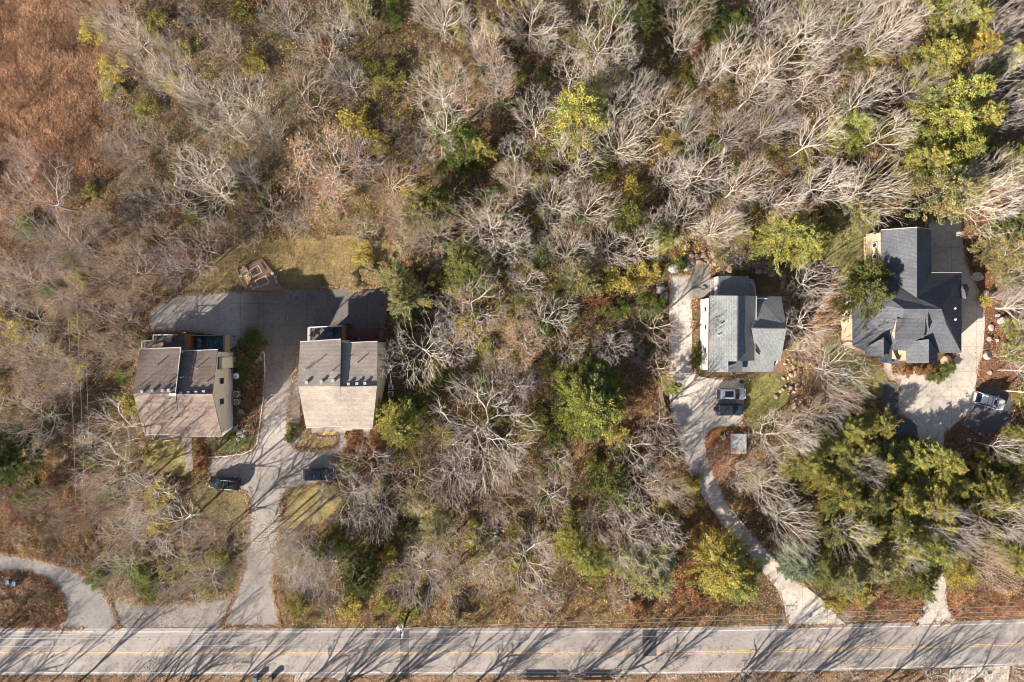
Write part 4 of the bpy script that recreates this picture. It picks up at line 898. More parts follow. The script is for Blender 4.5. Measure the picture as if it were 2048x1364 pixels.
def grown_variant(seed, H=13.0, R=5.0, fork=.28, n=560, flat=.36, top=.95, bf=.5, gap=.5, tipr=.0125, ex=2.12, twigs=2, twl=.85, stems=1, curve=.2):
    """a crown grown as a tree that reaches points spread through its volume: thick limbs carry many twigs, thin ones few"""
    r = np.random.default_rng(seed); g = r.random((24, 24, 24))
    def n3(p, c):
        q = p/c+100; i = np.floor(q).astype(int); f = q-i; f = f*f*(3-2*f); o = 0
        for a in (0, 1):
            for b in (0, 1):
                for c_ in (0, 1):
                    o = o+g[(i[:, 0]+a) % 24, (i[:, 1]+b) % 24, (i[:, 2]+c_) % 24]*np.where(a, f[:, 0], 1-f[:, 0])*np.where(b, f[:, 1], 1-f[:, 1])*np.where(c_, f[:, 2], 1-f[:, 2])
        return o
    p = r.normal(0, 1, (n*14, 3)); p /= np.linalg.norm(p, axis=1)[:, None]; p *= (r.uniform(0, 1, len(p))**(1/4.2))[:, None]
    az = np.arctan2(p[:, 1], p[:, 0]); ph = r.uniform(0, 6.28, 3); lob = 1+.16*np.sin(2*az+ph[0])+.12*np.sin(3*az+ph[1])+.08*np.sin(5*az+ph[2])
    p = p*np.array([R, R, H*flat]); p[:, :2] *= lob[:, None]; p[:, 2] += H*(top-flat)
    p = p[(p[:, 2] > H*fork*.9) & (n3(p, 1.5) > gap)]; hr = np.hypot(p[:, 0], p[:, 1]); p = p[p[:, 2] > H*fork*.75+hr*.45][:n]
    nodes = [np.zeros(3)]; par = [-1]; b = np.zeros(2)
    for k in range(1, 6): b = b+r.normal(0, .07, 2); nodes.append(np.array([b[0], b[1], H*fork*k/5])); par.append(k-1)
    nt = len(nodes); N = np.array(nodes+list(p)); m = len(N); par = np.array(par+[-2]*len(p)); plen = np.zeros(m); inn = np.zeros(m, bool); inn[:nt] = True
    for k in range(1, nt): plen[k] = plen[k-1]+np.linalg.norm(N[k]-N[k-1])
    best = np.full(m, 1e9); bp = np.zeros(m, int)
    def relax(k):
        d = np.linalg.norm(N-N[k], axis=1); c = d+bf*plen[k]+np.where(N[:, 2] < N[k, 2]-.1, .8, 0); w = (~inn) & (c < best); best[w] = c[w]; bp[w] = k
    for k in range(max(1, nt-3), nt): relax(k)
    order = list(range(nt))
    for _ in range(m-nt):
        k = int(np.argmin(np.where(inn, 1e9, best)))
        par[k] = bp[k]; plen[k] = plen[bp[k]]+np.linalg.norm(N[k]-N[bp[k]]); inn[k] = True; order.append(k); relax(k)
    w = np.zeros(m); kids = np.bincount(par[1:], minlength=m)
    for k in order[::-1]:
        if kids[k] == 0: w[k] = 1
        if k: w[par[k]] += w[k]
    rad = tipr*np.maximum(w, 1)**(1/ex)
    Np = N.copy()
    for _ in range(2):          # ease the kinks
        acc = np.zeros_like(Np); cn = np.zeros(m); np.add.at(acc, par[1:], Np[1:]*w[1:, None]); np.add.at(cn, par[1:], w[1:])
        has = (cn > 0) & (np.arange(m) >= nt); tgt = (acc/np.maximum(cn, 1)[:, None]+Np[par])/2; Np[has] = Np[has]*.55+tgt[has]*.45
    e = np.arange(nt, m); A, Bq = Np[par[e]], Np[e]; ra, rb = np.minimum(rad[par[e]], rad[e]*1.35), rad[e]
    mid = (A+Bq)/2+r.normal(0, .05, A.shape)*np.linalg.norm(Bq-A, axis=1)[:, None]*curve*2; rm = (ra+rb)/2; Vs, Fs, off = [], [], 0
    for a_, b_, x_, y_ in ((A, mid, ra, rm), (mid, Bq, rm, rb)):
        for lo, hi, k in ((0, .035, 3), (.035, 9, 5)):
            s_ = (rb >= lo) & (rb < hi)
            if s_.any(): V, F = prisms(a_[s_], b_[s_], x_[s_], y_[s_], k); Vs.append(V); Fs.append(F+off); off += len(V)
    tp = e[w[e] < 4]; d0 = Np[tp]-Np[par[tp]]; d0 /= np.linalg.norm(d0, axis=1)[:, None]+1e-9; tips = []
    cdir = Np[tp]-np.array([0, 0, H*fork]); cdir /= np.linalg.norm(cdir, axis=1)[:, None]
    for _ in range(twigs):
        dd = d0*.7+cdir*.5+r.normal(0, .42, d0.shape); dd /= np.linalg.norm(dd, axis=1)[:, None]; L = r.uniform(.5, 1.5, len(tp))*twl
        E = Np[tp]+dd*L[:, None]; V, F = prisms(Np[tp], E, np.full(len(tp), tipr*.95), np.full(len(tp), tipr*.55), 3); Vs.append(V); Fs.append(F+off); off += len(V); tips.append(E)
    tr = Np[:nt]; V1, F1 = prisms(tr[:-1], tr[1:], rad[:nt-1]*1.0, rad[1:nt], 8)
    m1 = npmesh('trunk', V1, F1); m2 = npmesh('crown', np.concatenate(Vs), np.concatenate(Fs)); m1.materials.append(M['bark']); m2.materials.append(M['bark'])
    return m1, m2, np.concatenate(tips)
CF_TREE = dict(H=9.0, R=.20, max=4, seg=[7, 7, 5, 4, 2], wob=[.04, .07, .09, .11, .1], up=[.02, .07, .05, .03, .01], tap=[.4, .2, .25, .35, .5], kids=[9, 9, 6, 4, 0],
               start=[.42, .15, .12, .1], ang=[.82, .6, .6, .6], len=[.82, .48, .5, .55], rr=[.5, .5, .6, .7])
CF_VASE = dict(CF_TREE, ang=[.62, .5, .55, .6], kids=[11, 9, 6, 4, 0], start=[.22, .15, .12, .1], up=[.02, .09, .06, .04, .02], len=[.95, .46, .48, .5])
CF_THIN = dict(CF_TREE, H=10.5, R=.16, kids=[10, 8, 6, 3, 0], start=[.42, .2, .15, .1], len=[.62, .5, .5, .5])
CF_STOUT = dict(CF_TREE, R=.36, kids=[7, 7, 5, 4, 0], wob=[.05, .11, .14, .15, .1], rr=[.62, .55, .55, .6], start=[.3, .2, .15, .1])
CF_BRUSH = dict(H=2.2, R=.05, max=3, seg=[4, 5, 4, 3], wob=[.1, .2, .22, .22], up=[0, .04, .03, .0], tap=[.6, .4, .5, .5], kids=[9, 8, 5, 0],
                start=[.05, .15, .1], ang=[.8, .7, .7], len=[1.1, .6, .5], rr=[.6, .6, .7])
GV = [dict(), dict(fork=.2, flat=.40, bf=.6, n=620), dict(fork=.38, n=480), dict(fork=.45, flat=.28, n=420), dict(fork=.25, bf=.35, n=640, gap=.46), dict(fork=.16, bf=.8, n=520, flat=.42),
      dict(fork=.3, n=360, gap=.55, twigs=3), dict(fork=.34, bf=.5, n=760, tipr=.0125), dict(fork=.42, n=340, gap=.48, tipr=.0165), dict(fork=.22, bf=.7, n=640)]
BARE = [grown_variant(100+i, **GV[i]) for i in range(10)]
BRUSH = [grown_variant(200+i, n=260, fork=.04, flat=.5, top=.98, bf=.3, gap=.42, tipr=.02, twigs=3, twl=1.1) for i in range(5)]
STOUT = [bare_variant(240+i, CF_STOUT) for i in range(4)]
def leaf_quads(r, cen, nrm, along, size, aspect):
    """one small quad per leaf"""
    n = len(cen); u = along/np.linalg.norm(along, axis=1)[:, None]; v = np.cross(nrm, u); v /= np.linalg.norm(v, axis=1)[:, None]+1e-9
    u = u*size[:, None]*.5; v = v*size[:, None]*.5*aspect
    V = np.stack([cen-u, cen-v*.9+u*.1, cen+u, cen+v*.9+u*.1], 1).reshape(-1, 3); F = np.arange(n*4).reshape(-1, 4); return V, F
def evergreen_variant(seed, H=9.0, R=3.0, dens=1.0, even=False):
    r = np.random.default_rng(seed); cen, al, col, sz = [], [], [], []
    br = []
    nb = int(80*dens); lo_ = .72 if not even else .9
    lob = r.uniform(.72, 1.2, 9) if not even else r.uniform(.95, 1.08, 9)
    for i in range(nb):
        f = (i+r.uniform(0, 1))/nb; z = 1.2+(H-1.6)*f; az = i*2.39996+r.normal(0, .25)
        li = az/(2*math.pi)*9; lb = lob[int(li) % 9]*(1-li % 1)+lob[(int(li)+1) % 9]*(li % 1)
        rad = R*lb*(1-max(0, (f-.25)/.75)**(1.5 if not even else 2.4)*.86)*(.75+.25*min(1, f/.15))*r.uniform(lo_, 1.06)
        rise = .12+.7*f
        d = np.array([math.cos(az), math.sin(az), rise]); tip = np.array([d[0]*rad, d[1]*rad, z+rad*rise*.5])
        base = np.array([0, 0, z]); br.append((np.array([base, (base+tip)/2+[0, 0, .1], tip]), np.array([.05, .03, .015])))
        tone = r.uniform(.65, 1.25); warm = r.uniform(-1, 1)
        m = int(130+180*rad/R)
        for side in range(5):
            f2 = r.uniform(.35, 1.0); c0 = base+(tip-base)*f2; a2 = az+r.uniform(-.8, .8)
            sd = np.array([math.cos(a2), math.sin(a2), r.uniform(0, .5)]); ln = rad*.34*r.uniform(.6, 1.2)+.2
            k = m//5+4; t = r.uniform(0, 1, k); c = c0+sd*ln*t[:, None]+r.normal(0, .13, (k, 3))*(1.15-t[:, None]*.6)
            cen.append(c); al.append(np.tile(sd, (k, 1))+r.normal(0, .45, (k, 3))); sz.append(r.uniform(.10, .24, k))
            b = tone*r.uniform(.75, 1.25, k); col.append(np.stack([b*(1+.14*warm), b*(1+.02*warm), b*(1-.2*warm)], 1))
    cen, al, col, sz = map(np.concatenate, (cen, al, col, sz)); nr = r.normal(0, .8, cen.shape)+np.array([0, 0, 1.0])
    V, F = leaf_quads(r, cen, nr, al, sz, .5)
    mf = npmesh('foliage', V, F, np.repeat(col, 4, axis=0)); mf.materials.append(M['needle'])
    V, F = tubes_np([(np.array([[0, 0, -.3], [0, 0, H*.5], [0, 0, H-.3]]), np.array([.2, .12, .03]))], lambda a: 6); mt = npmesh('trunk', V, F); mt.materials.append(M['bark'])
    V, F = tubes_np(br, lambda a: 3); mb_ = npmesh('crown', V, F); mb_.materials.append(M['bark'])
    return mt, mb_, mf
EVER = [evergreen_variant(300+i) for i in range(8)]
def leaves_on(tips, seed, per, size, spread, keep=1.0, side=None):
    r = np.random.default_rng(seed); t = tips[r.uniform(0, 1, len(tips)) < keep]
    if side is not None: t = t[(t[:, 0]*side[0]+t[:, 1]*side[1]) > side[2]]
    c = np.repeat(t, per, axis=0)+r.normal(0, spread, (len(t)*per, 3)); n = len(c)
    V, F = leaf_quads(r, c, r.normal(0, .7, (n, 3))+np.array([0, 0, .8]), r.normal(0, 1, (n, 3)), r.uniform(size*.6, size*1.3, n), .8)
    b = r.uniform(.6, 1.35, n); col = np.stack([b, b*r.uniform(.85, 1.1, n), b*r.uniform(.7, 1.1, n)], 1)
    me = npmesh('leaves', V, F, np.repeat(col, 4, axis=0)); me.materials.append(M['leaf']); return me
OAK = [leaves_on(BARE[i][2], 400+i, 5, .19, .28, k) for i, k in ((0, .9), (1, .9), (4, .45), (7, .3))]
OAKI = (0, 1, 4, 7)
def shrub_variant(seed):
    r = np.random.default_rng(seed); mt, mc, tips = bare_variant(seed, dict(CF_BRUSH, kids=[8, 6, 4, 0]))
    t = tips[r.uniform(0, 1, len(tips)) < .8]; per = max(3, int(2600/max(1, len(t)))); 
    me = leaves_on(t, seed, per, .62, .62); return mt, mc, me
SHRUB = [shrub_variant(500+i) for i in range(5)]
def copytree(meshes, names, root, col, leafcol=None):
    """the parts of one plant under its root; foliage hangs under the crown"""
    tr = link(names[0], meshes[0], None, root); tr.color = col
    cr = link(names[1], meshes[1], None, root); cr.color = col
    if len(meshes) > 2 and meshes[2] is not None:
        lf = link(names[2], meshes[2], None, cr); lf.color = leafcol or (1, 1, 1, 1)
LM = [((100, 200), 'brown field'), ((395, 790), 'left duplex'), ((520, 550), 'garden plot'), ((685, 770), 'tan duplex'), ((1480, 660), 'grey-roofed house'), ((1820, 600), 'slate-roofed house'),
      ((636, 950), 'navy SUV'), ((446, 968), 'black SUV'), ((1464, 788), 'silver SUV'), ((1984, 803), 'white SUV'), ((1475, 886), 'storage box'), ((30, 1160), 'blue bins'), ((810, 1260), 'transformer pole'),
      ((1178, 800), 'lone evergreen'), ((640, 330), 'orange oak'), ((1157, 235), 'rounded upper evergreen'), ((1045, 688), 'salmon-orange tree'), ((1602, 1247), 'middle mailbox'), ((1828, 1243), 'right mailbox'),
      ((965, 865), 'biggest bare tree'), ((1708, 1185), 'fallen pole'), ((1592, 1130), 'blue-grey evergreen')]
NUM = 'zero one two three four five six seven eight nine ten eleven twelve thirteen fourteen fifteen sixteen seventeen eighteen nineteen twenty'.split()+['twenty-one', 'twenty-two', 'twenty-three', 'twenty-four', 'twenty-five']
USED = set()
def where(px, py, k=0):
    """a place told from the nearest landmark, in car widths (two metres)"""
    q, nm = sorted(((math.hypot(px-a[0], py-a[1]), a, nm) for a, nm in LM))[k][1:]
    dx, dy = min(25, round(abs(px-q[0])/24)), min(25, round(abs(py-q[1])/24)); h = 'left' if px < q[0] else 'right'; v = 'above' if py < q[1] else 'below'
    if dx == 0 and dy == 0: return f"right against the {nm}"
    if dx == 0: return f"{NUM[dy]} car widths {v} the {nm}"
    if dy == 0: return f"{NUM[dx]} car widths {h} of the {nm}"
    return f"{NUM[dx]} car widths {h} and {NUM[dy]} {v} the {nm}"
def uniq(desc, px, py):
    for k in range(6):
        s = f"{desc} {where(px, py, k)}".replace('one car widths', 'one car width')
        if s not in USED and len(s.split()) <= 16: break
    USED.add(s); return s
def height_here(px, py): return 12.5+2.6*float(sst(1100, 1500, px)*(1-sst(350, 600, py)))+1.5*float(vnoise(np.array(px), np.array(py), 160))
TONES = {'w': ('whitish', (.62, .56, .505, 1)), 'g': ('grey', (.47, .42, .41, 1)), 't': ('tan-grey', (.47, .375, .315, 1)), 'd': ('dark grey', (.14, .12, .11, 1))}
COUNT = dict(bare=0, ever=0, shrub=0, brush=0)
def bare_tree(px, py, r, tone='w', leaf=None, lcol=None, h=None, label=None, out=False, keepbase=True, var=None):
    h = h or height_here(px, py)*min(1.12, .62+.4*r/50); b = P(px, py, h*.68); q = toppx(b.x, b.y)
    if keepbase and blocked(np.array([q[0]]), np.array([q[1]]), False, 5)[0]:
        # slide the foot off pavement or roof
        for k in range(1, 40):
            for a in range(8):
                x, y = q[0]+4*k*math.cos(a*.785), q[1]+4*k*math.sin(a*.785)
                if not blocked(np.array([x]), np.array([y]), False, 5)[0]: break
            else: continue
            break
        b = G(x, y)
    z = float(T(b.x, b.y)); size = 'small' if r < 34 else ('tall spreading' if r > 55 else ('medium' if r < 46 else 'broad'))
    c = TONES[tone]; v = random.uniform(.88, 1.12); col = tuple(x*v for x in c[1][:3])+(1,)
    i = random.choice(OAKI) if leaf else random.randrange(len(BARE))
    dsc = f"{size} {c[0]} bare tree" if not leaf else f"{leaf} leafy tree"
    t = empty('bare_tree' if not leaf else 'oak_tree', (b.x, b.y, z), label or uniq(dsc if not out else 'bare tree beyond the bottom edge,', px, py), 'tree', 'bare trees in the woods' if not out else 'trees beyond the bottom edge', random.random()*6.28)
    R = r*S*(1-h*.68/CH)/5.0; t.scale = (R, R*random.uniform(.9, 1.1), h/13.0)
    lf = None
    if leaf: lf = OAK[OAKI.index(i)]
    src = var or BARE[i]; copytree((src[0], src[1], lf), ('trunk', 'crown', 'leaves'), t, col, (*lcol, 1) if lcol else None); COUNT['bare'] += 1
    return t
ECOL = {'n': ('golden green', (.25, .26, .07)), 'y': ('yellow-green', (.36, .345, .10)), 'g': ('green', (.175, .185, .06)), 'd': ('dark green', (.085, .11, .035)), 'b': ('blue-grey-green', (.21, .235, .145)), 'o': ('orange-tinged green', (.36, .29, .08)), 'p': ('pale olive', (.31, .28, .13))}
def evergreen(px, py, r, tone='y', h=None, label=None, var=None):
    h = h or (6.0+.07*r)*random.uniform(.9, 1.1)*(1.45 if px > 1830 and py < 470 else 1.3 if 780 < px < 1330 and py < 640 else (.58 if 1640 < px < 1850 and 820 < py < 960 else 1)); b = P(px, py, h*.5); c = ECOL[tone]
    t = empty('evergreen_tree', (b.x, b.y, float(T(b.x, b.y))), label or uniq(f"{'small' if r < 34 else 'large'} {c[0]} evergreen", px, py), 'evergreen tree', 'evergreens', random.random()*6.28)
    R = r*S*(1-h*.5/CH)/3.0; t.scale = (R, R*random.uniform(.88, 1.12), h/9.0); v = random.uniform(.88, 1.15)
    copytree(var or random.choice(EVER), ('trunk', 'crown', 'foliage'), t, (.2, .15, .12, 1), (c[1][0]*v*random.uniform(.93, 1.07), c[1][1]*v, c[1][2]*v, 1)); COUNT['ever'] += 1
SCOL = {'y': ('golden yellow', (.42, .35, .10)), 'o': ('olive', (.27, .25, .08)), 'g': ('green', (.15, .19, .055)), 'r': ('rusty orange', (.31, .165, .09)), 'p': ('pale tan', (.40, .32, .19))}
def shrub(px, py, r, tone='o', label=None, h=None):
    h = h or .045*r+.8; b = P(px, py, h*.6); c = SCOL[tone]
    t = empty('leafy_shrub', (b.x, b.y, float(T(b.x, b.y))), label or uniq(f"{'small ' if r < 18 else ''}{c[0]} leafy shrub", px, py), 'shrub', 'leafy shrubs', random.random()*6.28)
    R = r*S/5.2; t.scale = (R, R, h/13.0); v = random.uniform(.85, 1.15)
    copytree(random.choice(SHRUB), ('stems', 'crown', 'leaves'), t, (.3, .26, .22, 1), (*[x*v for x in c[1]], 1)); COUNT['shrub'] += 1
def brush(px, py, r, tone='t'):
    h = .05*r+1.2; b = P(px, py, h*.6); c = TONES[tone]
    t = empty('bare_bush', (b.x, b.y, float(T(b.x, b.y))), uniq(f"low {c[0]} twiggy bush", px, py), 'bush', 'twiggy bushes', random.random()*6.28)
    R = r*S/5.0; t.scale = (R, R, h/13.0); v = random.uniform(.8, 1.1); i = random.randrange(len(BRUSH))
    copytree((BRUSH[i][0], BRUSH[i][1]), ('stems', 'crown'), t, tuple(x*v for x in c[1][:3])+(1,)); COUNT['brush'] += 1

# trees mostly read off the photograph: crown centre, crown radius (photo pixels), tone of the bark; several by the drives added to throw shadows
B = '''245,62,42,w 250,110,38,t 430,80,42,t 330,150,38,w 480,200,50,w 440,235,62,w 600,190,58,t 230,300,36,t 390,330,46,w 400,372,60,w 470,335,32,g 670,38,38,w 560,22,40,g 690,150,36,g 180,20,40,t
880,12,48,w 950,50,34,g 1062,34,56,w 1092,78,22,w 980,100,38,w 1205,72,66,w 1245,108,44,w 1147,136,38,w 880,172,58,w 1000,168,40,t 1075,235,48,w 880,240,52,w 1280,170,36,g 1330,212,48,w 1252,272,54,w 1150,312,54,w 1030,300,32,g 760,350,52,t 975,432,60,w 1110,400,46,w 1182,410,52,w 850,460,46,t 1350,340,42,w
1380,20,46,t 1432,122,38,w 1470,105,46,w 1582,100,68,w 1522,170,42,w 1640,22,42,w 1702,42,48,w 1822,22,52,w 1790,60,42,w 1742,190,48,w 1640,162,38,w 1850,162,38,g 1790,262,44,w 1642,272,50,w 1410,342,62,w 1500,362,52,w 1662,362,48,w 1760,372,62,w 1992,160,52,w 2012,222,42,g 2022,20,44,w 1992,370,62,w 1990,432,56,w 1450,452,44,w 1372,432,44,w 1560,240,40,g
70,395,70,g 90,480,60,g 172,560,42,t 250,540,50,t 40,640,52,g 240,640,50,t 60,720,42,g 92,780,46,t 360,530,42,g 130,500,40,t 300,480,46,t 210,862,56,w 60,842,52,g 385,492,46,t 20,560,40,g 150,690,36,t
860,470,46,t 985,470,58,w 1030,490,38,w 1140,500,48,w 1222,490,44,w 1052,560,38,w 940,620,68,w 1100,640,52,w 832,700,70,w 900,692,42,g 992,720,32,g 965,865,100,w 1320,655,48,t 1290,492,36,w 1332,740,32,t 880,882,42,t 1330,852,42,t
1640,560,42,w 1622,650,48,w 1690,740,60,w 1592,700,36,t 1560,880,58,w 1602,862,42,w 1650,832,42,g 1700,800,30,t
200,942,52,w 282,1000,58,w 150,1030,34,t 330,1062,60,w 400,1092,42,t 485,1080,52,w 542,1082,44,w 230,1082,44,g 600,1052,38,w 602,1132,52,g 645,1152,52,g 690,1000,52,w 432,1062,42,t
722,945,54,w 742,1032,52,g 830,970,56,t 902,962,52,g 962,932,62,t 1000,1002,46,t 882,1080,42,w 1050,1128,62,w 832,1162,54,g 1102,1002,44,w 1112,932,38,w 1332,972,34,w 1262,1082,42,g 1302,1112,38,w
1495,955,42,g 1552,985,50,w 1592,1062,52,w 1702,1072,42,w 1822,1112,32,w 1932,1062,52,g 2012,1042,52,w 1962,1112,42,t 1742,942,34,g 1920,590,20,g
2075,500,50,w 2085,560,55,w 2080,610,55,w 2090,655,50,t 2085,715,50,w 2080,745,45,g 2095,790,55,w 2020,900,30,w 475,1125,44,w 580,1125,44,w 395,1175,42,w 345,1150,42,g 1272,905,38,w 1292,985,40,w 1255,1020,38,w 1335,1062,36,w 1345,905,30,w 20,300,30,g 120,590,40,t 300,610,40,t 310,720,30,t 235,700,40,t 1990,1150,40,t 60,1010,30,t'''
E = '''1157,235,70,y 930,285,42,g 1912,20,42,y 1922,62,42,y 1942,112,46,o 1992,130,36,y 1862,125,42,y 1905,198,64,y 1880,252,56,y 1935,250,52,y 1902,312,60,y 1842,332,38,y 1865,392,58,p 1922,380,42,y 1992,330,42,g 1702,260,46,y 1568,468,60,y 1612,488,44,y 1702,430,36,p 1256,430,38,g 962,555,34,g 870,400,42,g 842,422,38,p 922,530,48,g 802,600,44,p 792,555,36,p 1160,560,42,p 800,850,54,y 1728,588,54,g 1746,556,38,g 1312,470,28,g 1340,772,22,y 1227,970,52,g 1446,1128,68,o 1470,1160,50,y 1592,1130,54,b 1642,1142,42,g 1302,1150,58,p 1262,1112,40,p
1602,925,44,y 1652,885,42,y 1702,862,50,y 1762,850,42,y 1642,952,42,y 1702,932,52,y 1762,930,56,y 1832,920,62,y 1882,920,52,y 1682,990,52,y 1742,1002,52,g 1802,1002,52,y 1862,1010,56,y 1902,962,42,y 1662,1062,46,g 1722,1062,42,y 1802,1082,52,y 1862,1092,60,y 1902,1130,52,o 1742,1132,52,p 1692,1152,46,p 1822,1160,52,g 1980,992,52,y 2032,922,42,g 2022,1002,42,y 2042,1122,42,y 1880,1052,46,y 1790,1040,40,g 1730,900,40,y
2012,490,50,p 2034,542,42,p 2040,702,26,y 2066,790,30,y 2040,655,24,y 2040,868,30,y 1152,1092,38,y 1182,1122,34,y 852,1002,42,p 872,1052,36,p 32,922,44,d 60,990,24,g 20,880,30,d 1400,25,52,d 1470,60,36,d 2030,460,36,g 560,330,0,g 700,1105,38,g 655,1095,30,g 1330,480,30,y 1478,462,26,p 720,1150,40,d 1640,480,30,g 960,300,26,y 1010,440,26,g 1280,40,30,d'''
SH = '''165,660,32,y 160,752,26,y 712,250,36,y 215,130,34,y 182,60,28,y 375,100,26,y 510,130,26,y 220,175,26,y 345,170,22,y 1240,560,36,y 1290,540,26,y 1242,890,28,y 1335,1010,30,y 1380,975,26,y 1722,1190,24,y 1972,600,14,y 1958,520,12,y 750,290,26,y 715,500,26,y 740,540,28,p 700,560,22,p 820,370,22,y 990,60,18,y 1140,70,16,y 1250,150,20,y 480,735,22,g 489,748,16,g 498,708,0,g 500,685,26,g 498,785,11,r 498,806,11,r 398,892,14,r 402,915,14,r 396,935,13,r 404,905,12,r 452,872,8,g 462,871,8,g 1890,745,14,g 1905,733,13,g 1875,752,13,g 1860,735,10,r 1840,740,10,r 1815,745,10,r 1860,752,10,g 585,850,10,g 583,865,11,g 580,880,10,g 700,880,9,r 702,895,10,r 698,905,9,r 715,890,11,r 750,900,22,r 745,925,20,r 1560,520,16,g 1610,555,22,g 1470,545,12,g 1400,830,0,g 1395,720,12,g 1396,700,12,o 300,910,12,o 190,1160,20,g 250,1130,26,g 280,1150,26,g 330,1140,28,o 380,1130,28,o 430,1110,26,o 300,1180,22,g 1650,1010,18,y'''
def parse(s): return [(float(a), float(b), float(c), d) for a, b, c, d in (x.split(',') for x in s.split()) if float(c) > 0]
BL, EL, SL = parse(B), parse(E), parse(SH)
BL = [(x, y, r*(1.1 if x < 1320 else 1.04), k) for x, y, r, k in BL]
EL = [(x, y, r*(.82 if x > 1580 and y > 820 else 1), k) for x, y, r, k in EL]
TALL = {(395, 1175): 15, (345, 1150): 15, (475, 1125): 15, (1272, 905): 15, (1292, 985): 15.5, (1255, 1020): 15, (1335, 1062): 15, (1345, 905): 14, (390, 330): 14, (400, 1092): 14.5, (485, 1080): 14, (432, 1062): 15.5, (1320, 655): 14, (1332, 740): 14, (1330, 852): 14, (1290, 492): 14, (200, 942): 17.5, (282, 1000): 16.5, (210, 862): 16, (330, 1062): 16, (150, 1030): 15}
for x, y, r, k in BL: bare_tree(x, y, r, k, h=TALL.get((int(x), int(y))), var=BARE[8] if (int(x), int(y)) in TALL else None, label='biggest whitish bare tree of the middle woods, with very many spreading limbs' if r > 103 else None)
bare_tree(640, 330, 88, 'w', 'orange-brown', (.50, .265, .14), 13, 'big orange-leaved oak in the upper woods, paler bare limbs through it'); bare_tree(650, 385, 60, 't', 'thin rusty', (.42, .24, .14), 12)
bare_tree(1045, 688, 48, 'w', 'salmon-orange', (.62, .34, .22), 11, 'salmon-orange leafed tree in the middle woods right of the tan duplex'); bare_tree(1590, 430, 40, 'w', 'orange-brown', (.5, .26, .13), 9)
bare_tree(925, 160, 38, 'w', 'thin orange', (.45, .24, .13)); bare_tree(990, 150, 40, 'w', 'thin orange', (.42, .24, .14)); bare_tree(780, 420, 40, 't', 'thin tan', (.4, .27, .15)); bare_tree(1350, 985, 34, 'w', 'golden', (.55, .35, .1), 8)
EVLAB = {(1592, 1130): 'blue-grey-green evergreen overhanging the middle driveway near the road', (1157, 235): 'big rounded yellow-green evergreen alone in the upper woods'}
ROUND = evergreen_variant(390, dens=2.6, even=True)
for x, y, r, k in EL: evergreen(x, y, r, k, label=EVLAB.get((x, y)))
evergreen(1174, 808, 58, 'n', 9.5, 'dense rounded golden-green evergreen standing alone, its shaded side added as a crown behind', ROUND)
evergreen(1186, 778, 50, 'g', 8.0, 'darker green rounded crown added as the shaded side of the golden-green lone evergreen', ROUND)  # no second tree: its darker colour paints the lone tree's shaded top
for x, y, r, k in SL: shrub(x, y, r, k)

# fill between them
def fill(n, rmin, rmax, mind, ok, fn, taken):
    c = 0
    for _ in range(n*60):
        if c >= n: break
        x, y = random.uniform(-90, 2138), random.uniform(-90, 1350); r = random.uniform(rmin, rmax)
        if not ok(x, y): continue
        if any(abs(x-a) < 120 and math.hypot(x-a, y-b) < mind(r, q) for a, b, q in taken): continue
        taken.append((x, y, r)); fn(x, y, r); c += 1
    return c
one = lambda v: np.array([float(v)])
def free(x, y, m=10): return not blocked(one(x), one(y), True, m)[0]
def field(x, y): return float(inzone(one(x), one(y), 80, 190, 150, 270)[0]) > .4 or (x < 190 and 950 < y < 1250)
def eastfloor(x, y): return x > 1885 and 540 < y < 900 or (1700 < x < 2100 and y > 1180) or (1540 < x < 1660 and 540 < y < 860)
taken = [(a, b, c) for a, b, c, _ in BL+EL]+[(1178, 800, 125)]
def tonehere(x, y):
    if x > 1300: return random.choice('wwwg')
    if x < 560: return random.choice('ttgw')
    return random.choice('wtgw')
fill(62, 30, 50, lambda r, q: (r+q)*.56, lambda x, y: free(x, y, 26 if x < 1300 else 40) and not field(x, y) and not eastfloor(x, y) and y < 1185, lambda x, y, r: bare_tree(x, y, r, tonehere(x, y)), taken)
tk2 = [(a, b, c) for a, b, c, _ in SL]
def stone(x, y):
    n = float(vnoise(one(x), one(y), 110)[0])+random.uniform(-.25, .25)
    if x > 1200 and y > 850: return random.choice('yroo')
    return 'y' if n > .86 else ('g' if n < (.40 if 740 < x < 1500 and y < 700 else .27) else ('o' if n < .66 else random.choice('oppyr')))
fill(285, 16, 32, lambda r, q: (r+q)*.66, lambda x, y: (x > 640 or random.random() < .5) and math.hypot(x-1178, y-800) > 102 and free(x, y, 12) and not field(x, y) and not eastfloor(x, y) and y < 1225, lambda x, y, r: shrub(x, y, r, stone(x, y)), tk2)
tk3 = []
fill(205, 20, 36, lambda r, q: (r+q)*.6, lambda x, y: (x < 640 or random.random() < .45) and math.hypot(x-1178, y-800) > 92 and free(x, y, 14) and not (x < 205 and y < 450) and not eastfloor(x, y) and y < 1215, lambda x, y, r: brush(x, y, r, random.choice('ttgd' if x < 560 else 'twgg')), tk3)
# trees south of the road: their crowns just reach the bottom edge and their shadows cross the road
for i in range(64):
    x = -560+i*40+random.uniform(-18, 18); y = random.choice((random.uniform(1405, 1450), random.uniform(1420, 1620)))
    bare_tree(x, y+60, random.uniform(36, 60), random.choice('wg'), h=random.uniform(12, 18), out=True, keepbase=False, var=random.choice(STOUT))
for x, y, r in ((290, 1350, 22), (460, 1345, 20), (905, 1352, 26), (1030, 1348, 22), (1140, 1350, 26), (1240, 1352, 24), (1330, 1346, 30), (1490, 1356, 26), (1700, 1340, 26), (1870, 1345, 30), (1610, 1352, 26), (2040, 1340, 26)):
    brush(x, y, r, 'w')

